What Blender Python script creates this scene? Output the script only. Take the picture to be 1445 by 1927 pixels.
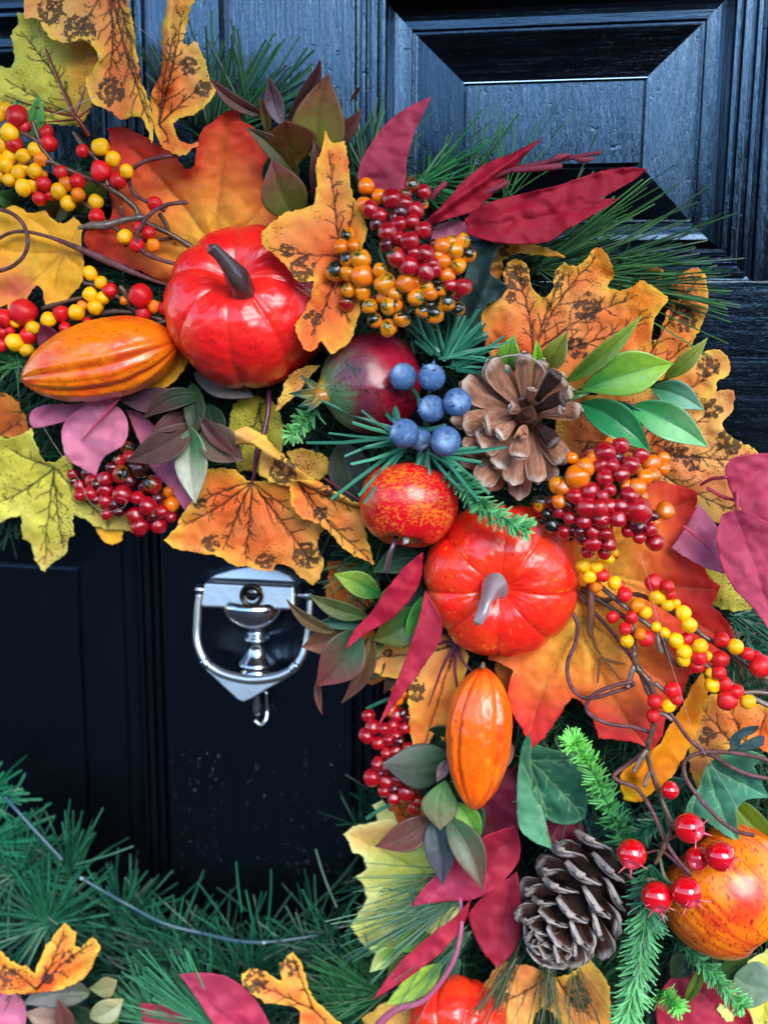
import bpy, math, random
import numpy as np
from mathutils import Matrix, Vector
from mathutils.geometry import delaunay_2d_cdt

for o in list(bpy.data.objects): bpy.data.objects.remove(o)
S = bpy.context.scene
COL = S.collection
rnd = random.Random(7)
RNG = np.random.default_rng(11)

# ------------------------------------------------------------------ camera
FPX, CX, CY, DIST, EYE = 1875.0, 722.5, 963.5, 0.86, 1.5
yaw, pitch, roll = math.radians(9.2), math.radians(9.8), math.radians(0.5)
V = np.array([-math.sin(yaw)*math.cos(pitch), math.cos(yaw)*math.cos(pitch), -math.sin(pitch)])
R0 = np.cross(V, [0, 0, 1.0]); R0 /= np.linalg.norm(R0); U0 = np.cross(R0, V)
R = R0*math.cos(roll)+U0*math.sin(roll); U = U0*math.cos(roll)-R0*math.sin(roll)
CAM = np.array([0.0, -DIST, EYE])
cam = bpy.data.cameras.new('camera'); co = bpy.data.objects.new('camera', cam); COL.objects.link(co)
M = Matrix(((R[0], U[0], -V[0]), (R[1], U[1], -V[1]), (R[2], U[2], -V[2])))
co.matrix_world = Matrix.Translation(Vector(CAM)) @ M.to_4x4()
cam.sensor_fit = 'VERTICAL'; cam.sensor_height = 24; cam.lens = 24*FPX/1927.0
cam.clip_start = 0.01; cam.clip_end = 200
cam.dof.use_dof = True; cam.dof.focus_distance = 0.755; cam.dof.aperture_fstop = 2.1
S.camera = co
S.render.resolution_x, S.render.resolution_y = 767, 1024

# ------------------------------------------------------------------ light
SUN_EL, SUN_AZ = 34.0, 28.0     # sun in front of the door, to the right of the camera
w = bpy.data.worlds.new('World'); S.world = w; w.use_nodes = True
nt = w.node_tree; bg = nt.nodes['Background']; sky = nt.nodes.new('ShaderNodeTexSky')
sky.sky_type = 'NISHITA'; sky.sun_disc = False
sky.sun_elevation = math.radians(SUN_EL); sky.sun_rotation = math.radians(180-SUN_AZ)
sky.air_density = 1.2; sky.dust_density = 0.1; sky.ozone_density = 3.0
nt.links.new(sky.outputs[0], bg.inputs[0]); bg.inputs[1].default_value = 0.145
sl = bpy.data.lights.new('sun', 'SUN'); sl.energy = 1.5; sl.angle = math.radians(38); sl.color = (1.0, 0.91, 0.80)
so = bpy.data.objects.new('sun', sl); COL.objects.link(so)
sd = Vector((math.sin(math.radians(SUN_AZ))*math.cos(math.radians(SUN_EL)), -math.cos(math.radians(SUN_AZ))*math.cos(math.radians(SUN_EL)), math.sin(math.radians(SUN_EL))))
so.rotation_euler = sd.to_track_quat('Z', 'Y').to_euler(); so.location = (0.5, -2, 3)
S.view_settings.view_transform = 'Standard'; S.view_settings.look = 'None'
S.view_settings.exposure = 1.74; S.view_settings.gamma = 1.0

# ------------------------------------------------------------------ projection helpers
def P(x, y, d):
    x = np.asarray(x, float); y = np.asarray(y, float); d = np.asarray(d, float)
    a = (x-CX)/FPX; b = (CY-y)/FPX
    dr = V + a[..., None]*R + b[..., None]*U
    t = (-d - CAM[1])/dr[..., 1]
    return CAM + dr*t[..., None]
def MPP(x, y, d):                      # metres per photo pixel there
    p = P(x, y, d); return float((p-CAM) @ V)/FPX
def camvec(v):
    v = v[0]*R+v[1]*U-v[2]*V; return v/np.linalg.norm(v)

# ------------------------------------------------------------------ noise
def _h(ix, iy, s):
    n = (ix.astype(np.int64)*374761393+iy.astype(np.int64)*668265263+s*1442695) & 0xffffffff
    n = ((n ^ (n >> 13))*1274126177) & 0xffffffff
    return ((n ^ (n >> 16)) & 0xffff)/65535.0
def vn(x, y, s=0):
    x = np.asarray(x, float); y = np.asarray(y, float)
    ix = np.floor(x); iy = np.floor(y); fx = x-ix; fy = y-iy
    fx = fx*fx*(3-2*fx); fy = fy*fy*(3-2*fy)
    a = _h(ix, iy, s); b = _h(ix+1, iy, s); c = _h(ix, iy+1, s); e = _h(ix+1, iy+1, s)
    return (a*(1-fx)+b*fx)*(1-fy)+(c*(1-fx)+e*fx)*fy
def fbm(x, y, s=0, n=3):
    r = 0; a = 0.5; t = 0
    for i in range(n):
        r = r+a*vn(x*2**i, y*2**i, s+i*17); t += a; a *= 0.55
    return r/t
def sst(a, b, x): 
    t = np.clip((x-a)/(b-a), 0, 1); return t*t*(3-2*t)
def lin(c):
    c = np.array(c, float)/255.0
    return np.where(c <= 0.04045, c/12.92, ((c+0.055)/1.055)**2.4)
def mix(a, b, t):
    t = np.asarray(t)[..., None]; return a*(1-t)+b*t

# ------------------------------------------------------------------ materials
MATS = {}
def mat(name, rough=0.5, spec=0.5, coat=0.0, coatr=0.1, col=None, metal=0.0, ior=1.5, sss=0.0, bump=None, leafy=False, trans=0.0, var=0.0, sheen=0.0):
    m = bpy.data.materials.new(name); m.use_nodes = True; N = m.node_tree.nodes; L = m.node_tree.links
    b = N['Principled BSDF']
    b.inputs['Roughness'].default_value = rough; b.inputs['Specular IOR Level'].default_value = spec
    b.inputs['Coat Weight'].default_value = coat; b.inputs['Coat Roughness'].default_value = coatr
    b.inputs['Metallic'].default_value = metal; b.inputs['IOR'].default_value = ior
    b.inputs['Transmission Weight'].default_value = trans
    if sss: b.inputs['Subsurface Weight'].default_value = sss; b.inputs['Subsurface Scale'].default_value = 0.004; b.inputs['Subsurface Radius'].default_value = (1, .4, .2)
    tc = N.new('ShaderNodeTexCoord')
    if col is None:
        a = N.new('ShaderNodeAttribute'); a.attribute_name = 'Col'; csock = a.outputs['Color']
    else:
        c = N.new('ShaderNodeRGB'); c.outputs[0].default_value = (*lin(col), 1); csock = c.outputs[0]
    if var:
        n = N.new('ShaderNodeTexNoise'); n.inputs['Scale'].default_value = 160; n.inputs['Detail'].default_value = 4
        L.new(tc.outputs['Object'], n.inputs['Vector'])
        mr = N.new('ShaderNodeMapRange'); mr.inputs['From Min'].default_value = .3; mr.inputs['From Max'].default_value = .7
        mr.inputs['To Min'].default_value = 1-var; mr.inputs['To Max'].default_value = 1+var*.6
        L.new(n.outputs[0], mr.inputs['Value'])
        fac = mr.outputs[0]
        if name.startswith('b_'):      # every berry its own tone
            oi = N.new('ShaderNodeObjectInfo'); rr = N.new('ShaderNodeMapRange'); rr.inputs['To Min'].default_value = .80; rr.inputs['To Max'].default_value = 1.15
            L.new(oi.outputs['Random'], rr.inputs['Value']); mu = N.new('ShaderNodeMath'); mu.operation = 'MULTIPLY'; L.new(fac, mu.inputs[0]); L.new(rr.outputs[0], mu.inputs[1]); fac = mu.outputs[0]
        vm = N.new('ShaderNodeVectorMath'); vm.operation = 'SCALE'; L.new(csock, vm.inputs[0]); L.new(fac, vm.inputs['Scale']); csock = vm.outputs[0]
        mr2 = N.new('ShaderNodeMapRange'); mr2.inputs['To Min'].default_value = max(.02, rough-.08); mr2.inputs['To Max'].default_value = rough+.1
        L.new(n.outputs[0], mr2.inputs['Value']); L.new(mr2.outputs[0], b.inputs['Roughness'])
    if leafy:
        uv = N.new('ShaderNodeUVMap'); uv.uv_map = 'UVMap'
        def attr(nm):
            a = N.new('ShaderNodeAttribute'); a.attribute_name = nm; return a.outputs['Fac']
        # printed blotches: dark lace with pale holes
        vo = N.new('ShaderNodeTexVoronoi'); vo.inputs['Scale'].default_value = 11.5; vo.feature = 'DISTANCE_TO_EDGE'
        L.new(uv.outputs[0], vo.inputs['Vector'])
        m1 = N.new('ShaderNodeMapRange'); m1.inputs['From Min'].default_value = .30; m1.inputs['From Max'].default_value = .38; m1.inputs['To Min'].default_value = 1; m1.inputs['To Max'].default_value = 0
        L.new(vo.outputs['Distance'], m1.inputs['Value'])
        no = N.new('ShaderNodeTexNoise'); no.inputs['Scale'].default_value = 9; no.inputs['Detail'].default_value = 5; L.new(uv.outputs[0], no.inputs['Vector'])
        ad = N.new('ShaderNodeMath'); ad.operation = 'ADD'; L.new(no.outputs[0], ad.inputs[0]); L.new(attr('blot'), ad.inputs[1])
        m2 = N.new('ShaderNodeMapRange'); m2.inputs['From Min'].default_value = 1.0; m2.inputs['From Max'].default_value = 1.08; L.new(ad.outputs[0], m2.inputs['Value'])
        m3 = N.new('ShaderNodeMath'); m3.operation = 'MULTIPLY'; L.new(m1.outputs[0], m3.inputs[0]); L.new(m2.outputs[0], m3.inputs[1])
        # fine ink specks
        n2 = N.new('ShaderNodeTexNoise'); n2.inputs['Scale'].default_value = 26; n2.inputs['Detail'].default_value = 3
        L.new(uv.outputs[0], n2.inputs['Vector'])
        a2 = N.new('ShaderNodeMath'); a2.operation = 'ADD'; L.new(n2.outputs[0], a2.inputs[0]); L.new(attr('spk'), a2.inputs[1])
        m4 = N.new('ShaderNodeMapRange'); m4.inputs['From Min'].default_value = .72; m4.inputs['From Max'].default_value = .77; L.new(a2.outputs[0], m4.inputs['Value'])
        mx = N.new('ShaderNodeMath'); mx.operation = 'MAXIMUM'; L.new(m3.outputs[0], mx.inputs[0]); L.new(m4.outputs[0], mx.inputs[1])
        sc = N.new('ShaderNodeMath'); sc.operation = 'MULTIPLY'; sc.inputs[1].default_value = .86; L.new(mx.outputs[0], sc.inputs[0])
        mc = N.new('ShaderNodeMix'); mc.data_type = 'RGBA'; L.new(sc.outputs[0], mc.inputs[0]); L.new(csock, mc.inputs[6]); mc.inputs[7].default_value = (.022, .016, .014, 1)
        csock = mc.outputs[2]
        # woven cloth
        wv = []
        for prof, rot in ((0, 0.35), (1, 1.92)):
            mp = N.new('ShaderNodeMapping'); mp.inputs['Rotation'].default_value = (0, 0, rot); L.new(uv.outputs[0], mp.inputs['Vector'])
            wt = N.new('ShaderNodeTexWave'); wt.inputs['Scale'].default_value = 9.5; wt.inputs['Distortion'].default_value = .6; wt.inputs['Detail Scale'].default_value = 3
            L.new(mp.outputs[0], wt.inputs['Vector']); wv.append(wt.outputs['Fac'])
        mm = N.new('ShaderNodeMath'); mm.operation = 'MULTIPLY'; L.new(wv[0], mm.inputs[0]); L.new(wv[1], mm.inputs[1])
        mr = N.new('ShaderNodeMapRange'); mr.inputs['To Min'].default_value = .90; mr.inputs['To Max'].default_value = 1.10; L.new(mm.outputs[0], mr.inputs['Value'])
        vm = N.new('ShaderNodeVectorMath'); vm.operation = 'SCALE'; L.new(csock, vm.inputs[0]); L.new(mr.outputs[0], vm.inputs['Scale']); csock = vm.outputs[0]
        bp = N.new('ShaderNodeBump'); bp.inputs['Strength'].default_value = .5; bp.inputs['Distance'].default_value = .0006
        L.new(mm.outputs[0], bp.inputs['Height']); L.new(bp.outputs[0], b.inputs['Normal'])
    if bump:
        sc_, st, dist, stretch = bump
        mp = N.new('ShaderNodeMapping'); mp.inputs['Scale'].default_value = stretch; L.new(tc.outputs['Object'], mp.inputs['Vector'])
        n = N.new('ShaderNodeTexNoise'); n.inputs['Scale'].default_value = sc_; n.inputs['Detail'].default_value = 6; n.inputs['Roughness'].default_value = .62
        L.new(mp.outputs[0], n.inputs['Vector'])
        bp = N.new('ShaderNodeBump'); bp.inputs['Strength'].default_value = st; bp.inputs['Distance'].default_value = dist
        L.new(n.outputs[0], bp.inputs['Height']); L.new(bp.outputs[0], b.inputs['Normal'])
        if coat: L.new(bp.outputs[0], b.inputs['Coat Normal'])
    L.new(csock, b.inputs['Base Color'])
    MATS[name] = m; return m

mat('printed_cloth', .62, .25, leafy=True, var=.08)
mat('plain_cloth', .55, .3, leafy=True, var=.06)
mat('plastic_leaf', .46, .22, var=.16)
mat('gloss_leaf', .3, .45, var=.12, coat=.3, coatr=.15)
mat('needle', .42, .4)
mat('soft_needle', .4, .4)
mat('gloss_fruit', .34, .45, coat=.55, coatr=.17, bump=(75, .4, .0012, (1, 1, 1)), var=.05, sss=.0)
mat('satin_fruit', .3, .45, coat=.3, coatr=.15, bump=(90, .25, .0008, (1, 1, 1)), var=.05)
mat('twig', .32, .5, coat=.3, coatr=.2, var=.2, bump=(300, .5, .0005, (1, 1, 1)))
mat('tendril', .6, .3, var=.15)
mat('cone', .75, .12, var=.25, bump=(350, .6, .0007, (1, 1, 1)))
mat('chrome', .14, .5, col=(205, 212, 220), metal=1.0, bump=(40, .12, .0006, (1, 1, 1)))
mat('satin_chrome', .34, .5, col=(215, 218, 220), metal=1.0, bump=(45, .35, .0010, (1, 1, 1)))
mat('dark_brass', .3, .5, col=(70, 62, 52), metal=.9)
mat('lens', .08, .6, col=(18, 20, 30), coat=1)
mat('thread', .4, .4, col=(180, 160, 165))
mat('wire', .4, .4, col=(50, 84, 96), coat=.3)
mat('water', .02, .5, col=(255, 255, 255), trans=1.0, ior=1.33)
mat('stone', .8, .1, var=.3)
mat('unseen_porch', .7, .2, col=(150, 156, 172), var=.1)
for nm, c, r, ct in (('b_red', (165, 8, 26), .12, .9), ('b_dred', (80, 4, 14), .12, .9), ('b_orange', (240, 120, 5), .14, .9), ('b_rosehip', (200, 8, 14), .1, 1.0),
                 ('b_mred', (214, 16, 26), .42, .12), ('b_myellow', (255, 188, 4), .42, .10), ('b_morange', (236, 124, 4), .42, .10), ('b_dark', (14, 22, 16), .12, .9)):
    mat(nm, r, .5, coat=ct, coatr=.05 if ct > .5 else .3, col=c, var=.12, bump=(110, .2, .0006, (1, 1, 1)))
def tipmat(name, ca, cb, thr):
    m = mat(name, .13, .5, coat=.9, coatr=.05, col=ca, bump=(110, .2, .0006, (1, 1, 1))); N = m.node_tree.nodes; L = m.node_tree.links
    tc = N.new('ShaderNodeTexCoord'); sp = N.new('ShaderNodeSeparateXYZ'); L.new(tc.outputs['Object'], sp.inputs[0])
    n = N.new('ShaderNodeTexNoise'); n.inputs['Scale'].default_value = 2.2; n.inputs['Detail'].default_value = 3; L.new(tc.outputs['Object'], n.inputs['Vector'])
    a = N.new('ShaderNodeMath'); a.operation = 'MULTIPLY_ADD'; a.inputs[1].default_value = 1.4; L.new(n.outputs[0], a.inputs[0]); L.new(sp.outputs[2], a.inputs[2])
    cr = N.new('ShaderNodeValToRGB'); e = cr.color_ramp.elements
    e[0].position = thr; e[0].color = (*lin(ca), 1); e[1].position = min(.99, thr+.16); e[1].color = (*lin(cb), 1)
    k = e.new(thr+.06); k.color = (*(lin(ca)*.45+lin((70, 120, 10))*.5), 1)
    md = N.new('ShaderNodeMath'); md.operation = 'MULTIPLY'; md.inputs[1].default_value = .5; L.new(a.outputs[0], md.inputs[0]); L.new(md.outputs[0], cr.inputs[0])
    L.new(cr.outputs[0], N['Principled BSDF'].inputs['Base Color'])
tipmat('b_tip', (238, 130, 8), (6, 26, 16), .50)
tipmat('b_gtip', (240, 140, 8), (18, 70, 20), .72)
tipmat('b_rtip', (165, 10, 24), (6, 14, 14), .66)
def paint(name, stretch, bd=.0019):
    m = mat(name, .2, 1.0, col=(2, 2, 4), ior=1.58, bump=None); m.node_tree.nodes['Principled BSDF'].inputs['Specular Tint'].default_value = (.42, .68, 1, 1); N = m.node_tree.nodes; L = m.node_tree.links; b = N['Principled BSDF']  # blue specular tint puts the sky's blue into the paint's reflections
    tc = N.new('ShaderNodeTexCoord'); mp = N.new('ShaderNodeMapping'); mp.inputs['Scale'].default_value = stretch; L.new(tc.outputs['Object'], mp.inputs['Vector'])
    n = N.new('ShaderNodeTexNoise'); n.inputs['Scale'].default_value = 150; n.inputs['Detail'].default_value = 6; n.inputs['Roughness'].default_value = .68; L.new(mp.outputs[0], n.inputs['Vector'])
    n2 = N.new('ShaderNodeTexNoise'); n2.inputs['Scale'].default_value = 130; n2.inputs['Detail'].default_value = 3; L.new(tc.outputs['Object'], n2.inputs['Vector'])
    pw = N.new('ShaderNodeMapRange'); pw.inputs['From Min'].default_value = .66; pw.inputs['From Max'].default_value = .80; pw.inputs['To Max'].default_value = -.13; L.new(n2.outputs[0], pw.inputs['Value'])
    ad = N.new('ShaderNodeMath'); ad.operation = 'ADD'; L.new(n.outputs[0], ad.inputs[0]); L.new(pw.outputs[0], ad.inputs[1])
    bp = N.new('ShaderNodeBump'); bp.inputs['Strength'].default_value = .8; bp.inputs['Distance'].default_value = bd
    L.new(ad.outputs[0], bp.inputs['Height']); L.new(bp.outputs[0], b.inputs['Normal'])
    mr = N.new('ShaderNodeMapRange'); mr.inputs['From Min'].default_value = .35; mr.inputs['From Max'].default_value = .65; mr.inputs['To Min'].default_value = .08; mr.inputs['To Max'].default_value = .22
    L.new(n.outputs[0], mr.inputs['Value']); L.new(mr.outputs[0], b.inputs['Roughness'])
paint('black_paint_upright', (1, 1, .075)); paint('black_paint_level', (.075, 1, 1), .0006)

# ------------------------------------------------------------------ objects
W = {}
GROUPS = {'maple_leaf': 'maple leaves of the garland', 'willow_leaf': 'smooth burgundy and mauve cloth leaves', 'leaf_sprig': 'sprigs of waxy leaves',
          'berry_cluster': 'glossy berry clusters', 'berry_spray': 'sprays of matte red and yellow berries', 'pumpkin': 'small red pumpkins', 'cocoa_pod': 'orange ridged pods',
          'pine_cone': 'pine cones', 'tendril': 'twisted brown tendrils', 'fir_tip': 'pale green fir tips', 'pine_sprig': 'long needled pine sprigs', 'ivy_leaf': 'green cloth leaves', 'glue_thread': 'fine loose threads', 'teal_sprig': 'blue green ribbon needles'}
def tag(o, label=None, cat=None, kind=None):
    if label: o['label'] = label
    if cat: o['category'] = cat
    if kind: o['kind'] = kind
    k = o.name.split('.')[0]
    if cat and k in GROUPS: o['group'] = GROUPS[k]
    return o
def thing(name, label, cat, loc):
    o = bpy.data.objects.new(name, None); COL.objects.link(o); o.empty_display_size = .02
    o.location = Vector(loc); W[o] = np.array(loc, float); return tag(o, label, cat)
def setcol(me, name, arr):
    arr = np.asarray(arr, float)
    if arr.ndim == 1:
        a = me.attributes.new(name, 'FLOAT', 'POINT'); a.data.foreach_set('value', arr.astype(np.float32))
    else:
        a = me.attributes.new(name, 'FLOAT_COLOR', 'POINT'); c = np.ones((len(arr), 4), np.float32); c[:, :3] = arr; a.data.foreach_set('color', c.ravel())
def mesh(name, v, f, col=None):
    v = np.asarray(v, np.float32); f = np.asarray(f, np.int32); k = f.shape[1]
    me = bpy.data.meshes.new(name); me.vertices.add(len(v)); me.vertices.foreach_set('co', v.ravel())
    me.loops.add(f.size); me.loops.foreach_set('vertex_index', f.ravel())
    me.polygons.add(len(f)); me.polygons.foreach_set('loop_start', np.arange(0, f.size, k, dtype=np.int32))
    me.update(calc_edges=True); me.validate()
    me.polygons.foreach_set('use_smooth', np.ones(len(me.polygons), bool))
    if col is not None:
        col = np.asarray(col, float)
        if col.ndim == 1: col = np.tile(col, (len(v), 1))
        setcol(me, 'Col', col)
    return me
def mk(name, v, f, col, m, parent=None, flat=False, extra=None, uv=None, solid=0):
    v = np.asarray(v, float); c = v.mean(0)
    me = mesh(name, v-c, f, col); me.materials.append(MATS[m])
    if flat: me.polygons.foreach_set('use_smooth', np.zeros(len(me.polygons), bool))
    if extra:
        for k, a in extra.items(): setcol(me, k, a)
    if uv is not None:
        ul = me.uv_layers.new(name='UVMap'); li = np.empty(len(me.loops), np.int32); me.loops.foreach_get('vertex_index', li)
        ul.data.foreach_set('uv', np.asarray(uv, np.float32)[li].ravel())
    o = bpy.data.objects.new(name, me); COL.objects.link(o); W[o] = c
    if parent: o.parent = parent; o.location = Vector(c-W[parent])
    else: o.location = Vector(c)
    if solid:
        s = o.modifiers.new('thickness', 'SOLIDIFY'); s.thickness = solid; s.offset = 0
    return o
def inst(name, me, parent, loc, scale, rot=None):
    o = bpy.data.objects.new(name, me); COL.objects.link(o); o.parent = parent
    loc = np.asarray(loc, float); W[o] = loc
    o.location = Vector(loc-W[parent]) if parent else Vector(loc)
    o.scale = (scale,)*3 if np.isscalar(scale) else scale
    if rot is not None: o.rotation_euler = rot
    return o
def rot_to(axis, spin=0.0):
    return (Vector(axis).to_track_quat('Z', 'Y').to_matrix() @ Matrix.Rotation(spin, 3, 'Z')).to_euler()
def grid_faces(nu, nv, wrap=False):
    F = []; a = np.arange(nu-1)[:, None]*nv; nn = nv if wrap else nv-1
    j = np.arange(nn)[None, :]; j2 = (j+1) % nv
    return np.stack([a+j, a+j2, a+nv+j2, a+nv+j], -1).reshape(-1, 4)

def spline(pts, n):
    pts = np.asarray(pts, float); k = len(pts)
    if k == 2: return pts[0]+(pts[1]-pts[0])*np.linspace(0, 1, n)[:, None]
    t = np.linspace(0, k-1, n); i = np.clip(t.astype(int), 0, k-2); u = (t-i)[:, None]
    p0 = pts[np.maximum(i-1, 0)]; p1 = pts[i]; p2 = pts[i+1]; p3 = pts[np.minimum(i+2, k-1)]
    return .5*((2*p1)+(-p0+p2)*u+(2*p0-5*p1+4*p2-p3)*u*u+(-p0+3*p1-3*p2+p3)*u**3)
def tube(name, pts, m, col, parent=None, sides=8, n=None, twist=0, ridge=0, knots=0, col2=None, sharp=False):
    """pts: (x, y, depth, radius) in photo pixels / metres; radius in px"""
    pts = np.asarray(pts, float); L = np.abs(np.diff(pts[:, :2], axis=0)).sum()
    n = n or int(max(6, L/5)); q = spline(pts, n)
    c = P(q[:, 0], q[:, 1], q[:, 2]); r = np.maximum(q[:, 3], .15)*.0004
    s = np.arange(n)
    if knots: r = r*(1+knots*(vn(s*.35, s*0+3.3, int(L)) > .72)+.15*(vn(s*.8, s*0, 5)-.5))
    T = np.gradient(c, axis=0); T /= np.linalg.norm(T, axis=1)[:, None]+1e-9
    A = np.cross(T, -V); A /= np.linalg.norm(A, axis=1)[:, None]+1e-9; B = np.cross(T, A)
    th = np.linspace(0, 2*np.pi, sides, endpoint=False)[None, :]
    rr = r[:, None]*np.ones_like(th)
    if ridge: 
        ph = np.cumsum(np.r_[0, np.linalg.norm(np.diff(c, axis=0), axis=1)])*twist
        rr = rr*(1-ridge*np.abs(np.cos(th*1.5+ph[:, None])))
    v = c[:, None]+rr[..., None]*(np.cos(th)[..., None]*A[:, None]+np.sin(th)[..., None]*B[:, None])
    vv = np.concatenate([v.reshape(-1, 3), c[:1]-T[:1]*r[0]*.5, c[-1:]+T[-1:]*r[-1]*.6])
    f = grid_faces(n, sides, True); N0 = n*sides
    j = np.arange(sides); j2 = (j+1) % sides
    f = np.concatenate([f, np.stack([j2, j, np.full(sides, N0), np.full(sides, N0)], -1), np.stack([(n-1)*sides+j, (n-1)*sides+j2, np.full(sides, N0+1), np.full(sides, N0+1)], -1)])
    # degenerate quads -> triangles list kept as quads with a repeated index is invalid: split
    quads = f[:-2*sides]; tris = f[-2*sides:, :3]
    f3 = np.concatenate([quads[:, [0, 1, 2]], quads[:, [0, 2, 3]], tris])
    base = lin(col); cc = np.tile(base, (len(vv), 1))
    if col2 is not None:
        k = sst(.35, .7, fbm(np.repeat(s, sides)*.25, np.tile(np.arange(sides), n)*.3, 9)); cc[:-2] = mix(base, lin(col2), k)
    if ridge:
        cc[:-2] *= (1-.35*np.abs(np.cos(th*1.5+ph[:, None]))).reshape(-1, 1)
    return mk(name, vv, f3, cc, m, parent)
# ------------------------------------------------------------------ cloth leaves (outline + relief)
def smooth_outline(pts, step=4.0):
    p = np.asarray(pts, float); n = len(p); out = []
    e1 = p-np.roll(p, 1, 0); e2 = np.roll(p, -1, 0)-p
    l1 = np.linalg.norm(e1, axis=1)+1e-6; l2 = np.linalg.norm(e2, axis=1)+1e-6
    cs = (e1*e2).sum(1)/(l1*l2); T = (e1/l1[:, None]+e2/l2[:, None]); T /= np.linalg.norm(T, axis=1)[:, None]+1e-6
    T = T*sst(.45, .85, cs)[:, None]
    for i in range(n):
        j = (i+1) % n; L = l2[i]; k = max(1, int(round(L/step))); t = np.linspace(0, 1, k, endpoint=False)[:, None]
        h = (2*t**3-3*t**2+1)*p[i]+(t**3-2*t**2+t)*T[i]*L+(-2*t**3+3*t**2)*p[j]+(t**3-t**2)*T[j]*L
        out.append(h)
    return np.concatenate(out)
def segdist(x, y, seg):
    """distance from points to the nearest of the segments (x0,y0,x1,y1[,w])"""
    seg = np.asarray(seg, float); best = np.full(len(x), 1e9); idx = np.zeros(len(x), int); tt = np.zeros(len(x))
    for k in range(len(seg)):
        a, b, c, e = seg[k, :4]; dx, dy = c-a, e-b; q = dx*dx+dy*dy+1e-9
        t = np.clip(((x-a)*dx+(y-b)*dy)/q, 0, 1); dd = np.hypot(x-a-t*dx, y-b-t*dy)-(seg[k, 4] if seg.shape[1] > 4 else 0)
        m = dd < best; best[m] = dd[m]; idx[m] = k; tt[m] = t[m]
    return best
def inside(x, y, poly):
    r = np.zeros(len(x), bool); n = len(poly)
    for i in range(n):
        x1, y1 = poly[i]; x2, y2 = poly[(i+1) % n]
        if y1 == y2: continue
        c = ((y1 > y) != (y2 > y)) & (x < (x2-x1)*(y-y1)/(y2-y1)+x1); r ^= c
    return r
def vein_tree(o, tips, rg, wide=1.5, side=1.0):
    segs = []; main = []
    for tx, ty in tips:
        L = math.hypot(tx-o[0], ty-o[1]); n = max(4, int(L/14)); bow = rg.uniform(-.06, .06)*L
        px, py = -(ty-o[1])/L, (tx-o[0])/L; prev = o
        for i in range(1, n+1):
            t = i/n; b = bow*math.sin(math.pi*t); q = (o[0]+(tx-o[0])*t+px*b+rg.uniform(-1.5, 1.5), o[1]+(ty-o[1])*t+py*b+rg.uniform(-1.5, 1.5))
            wd = wide*(1-.75*t); segs.append((*prev, *q, wd)); main.append((*prev, *q)); 
            if side and i > 1 and i < n:
                sgn = 1 if i % 2 else -1; a = math.atan2(q[1]-prev[1], q[0]-prev[0])+sgn*rg.uniform(.55, .85)
                l = L*rg.uniform(.12, .26)*(1-.6*t)*side; m = max(2, int(l/9)); pp = q
                for k in range(m):
                    a += rg.uniform(-.3, .3)-sgn*.05; r = (pp[0]+math.cos(a)*l/m, pp[1]+math.sin(a)*l/m)
                    segs.append((*pp, *r, .45*(1-.8*k/m)))
                    if rg.random() < .3:
                        a2 = a+rg.choice((-1, 1))*rg.uniform(.5, 1.0); ll = rg.uniform(5, 14); segs.append((*r, r[0]+math.cos(a2)*ll, r[1]+math.sin(a2)*ll, .25))
                    pp = r
            prev = q
    return segs, main
PAL = {  # base, second, edge, centre, vein
 'orange': ((240, 116, 52), (242, 146, 78), (254, 198, 66), (230, 84, 30), (26, 16, 12)),
 'amber': ((242, 150, 88), (248, 184, 104), (252, 208, 72), (236, 116, 56), (28, 18, 14)),
 'deep': ((230, 92, 22), (238, 130, 40), (244, 150, 30), (206, 78, 28), (36, 22, 18)),
 'yellowgreen': ((200, 192, 62), (222, 210, 88), (204, 200, 90), (212, 196, 64), (58, 62, 24)),
 'sunset': ((224, 62, 44), (236, 96, 52), (216, 40, 38), (250, 200, 66), (140, 110, 60)),
 'gold': ((252, 180, 40), (254, 194, 60), (240, 168, 40), (232, 160, 40), (176, 124, 52)),
 'lime': ((212, 216, 104), (222, 224, 140), (226, 230, 150), (206, 212, 90), (120, 130, 50)),
 'rust': ((190, 84, 28), (214, 110, 40), (220, 140, 50), (160, 66, 24), (40, 24, 18)),
 'saffron': ((240, 142, 18), (232, 120, 22), (246, 160, 20), (238, 130, 20), (176, 84, 14)),
 'wine': ((168, 32, 56), (180, 46, 70), (172, 38, 62), (140, 34, 58), (120, 24, 48)),
 'crimson': ((158, 14, 44), (172, 20, 48), (168, 20, 50), (150, 12, 40), (118, 8, 30)),
 'mauve': ((206, 106, 140), (216, 126, 156), (210, 112, 142), (200, 96, 128), (150, 60, 96)),
 'rose': ((182, 54, 84), (194, 74, 102), (186, 58, 86), (150, 44, 76), (130, 34, 66)),
 'darkwine': ((96, 18, 42), (112, 26, 54), (104, 20, 46), (90, 16, 38), (70, 10, 28)),
 'ivy': ((44, 108, 80), (34, 92, 70), (92, 150, 112), (40, 100, 72), (140, 186, 130)),
 'slate': ((38, 66, 66), (30, 56, 58), (54, 84, 80), (32, 58, 56), (26, 48, 48)),
}
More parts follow.
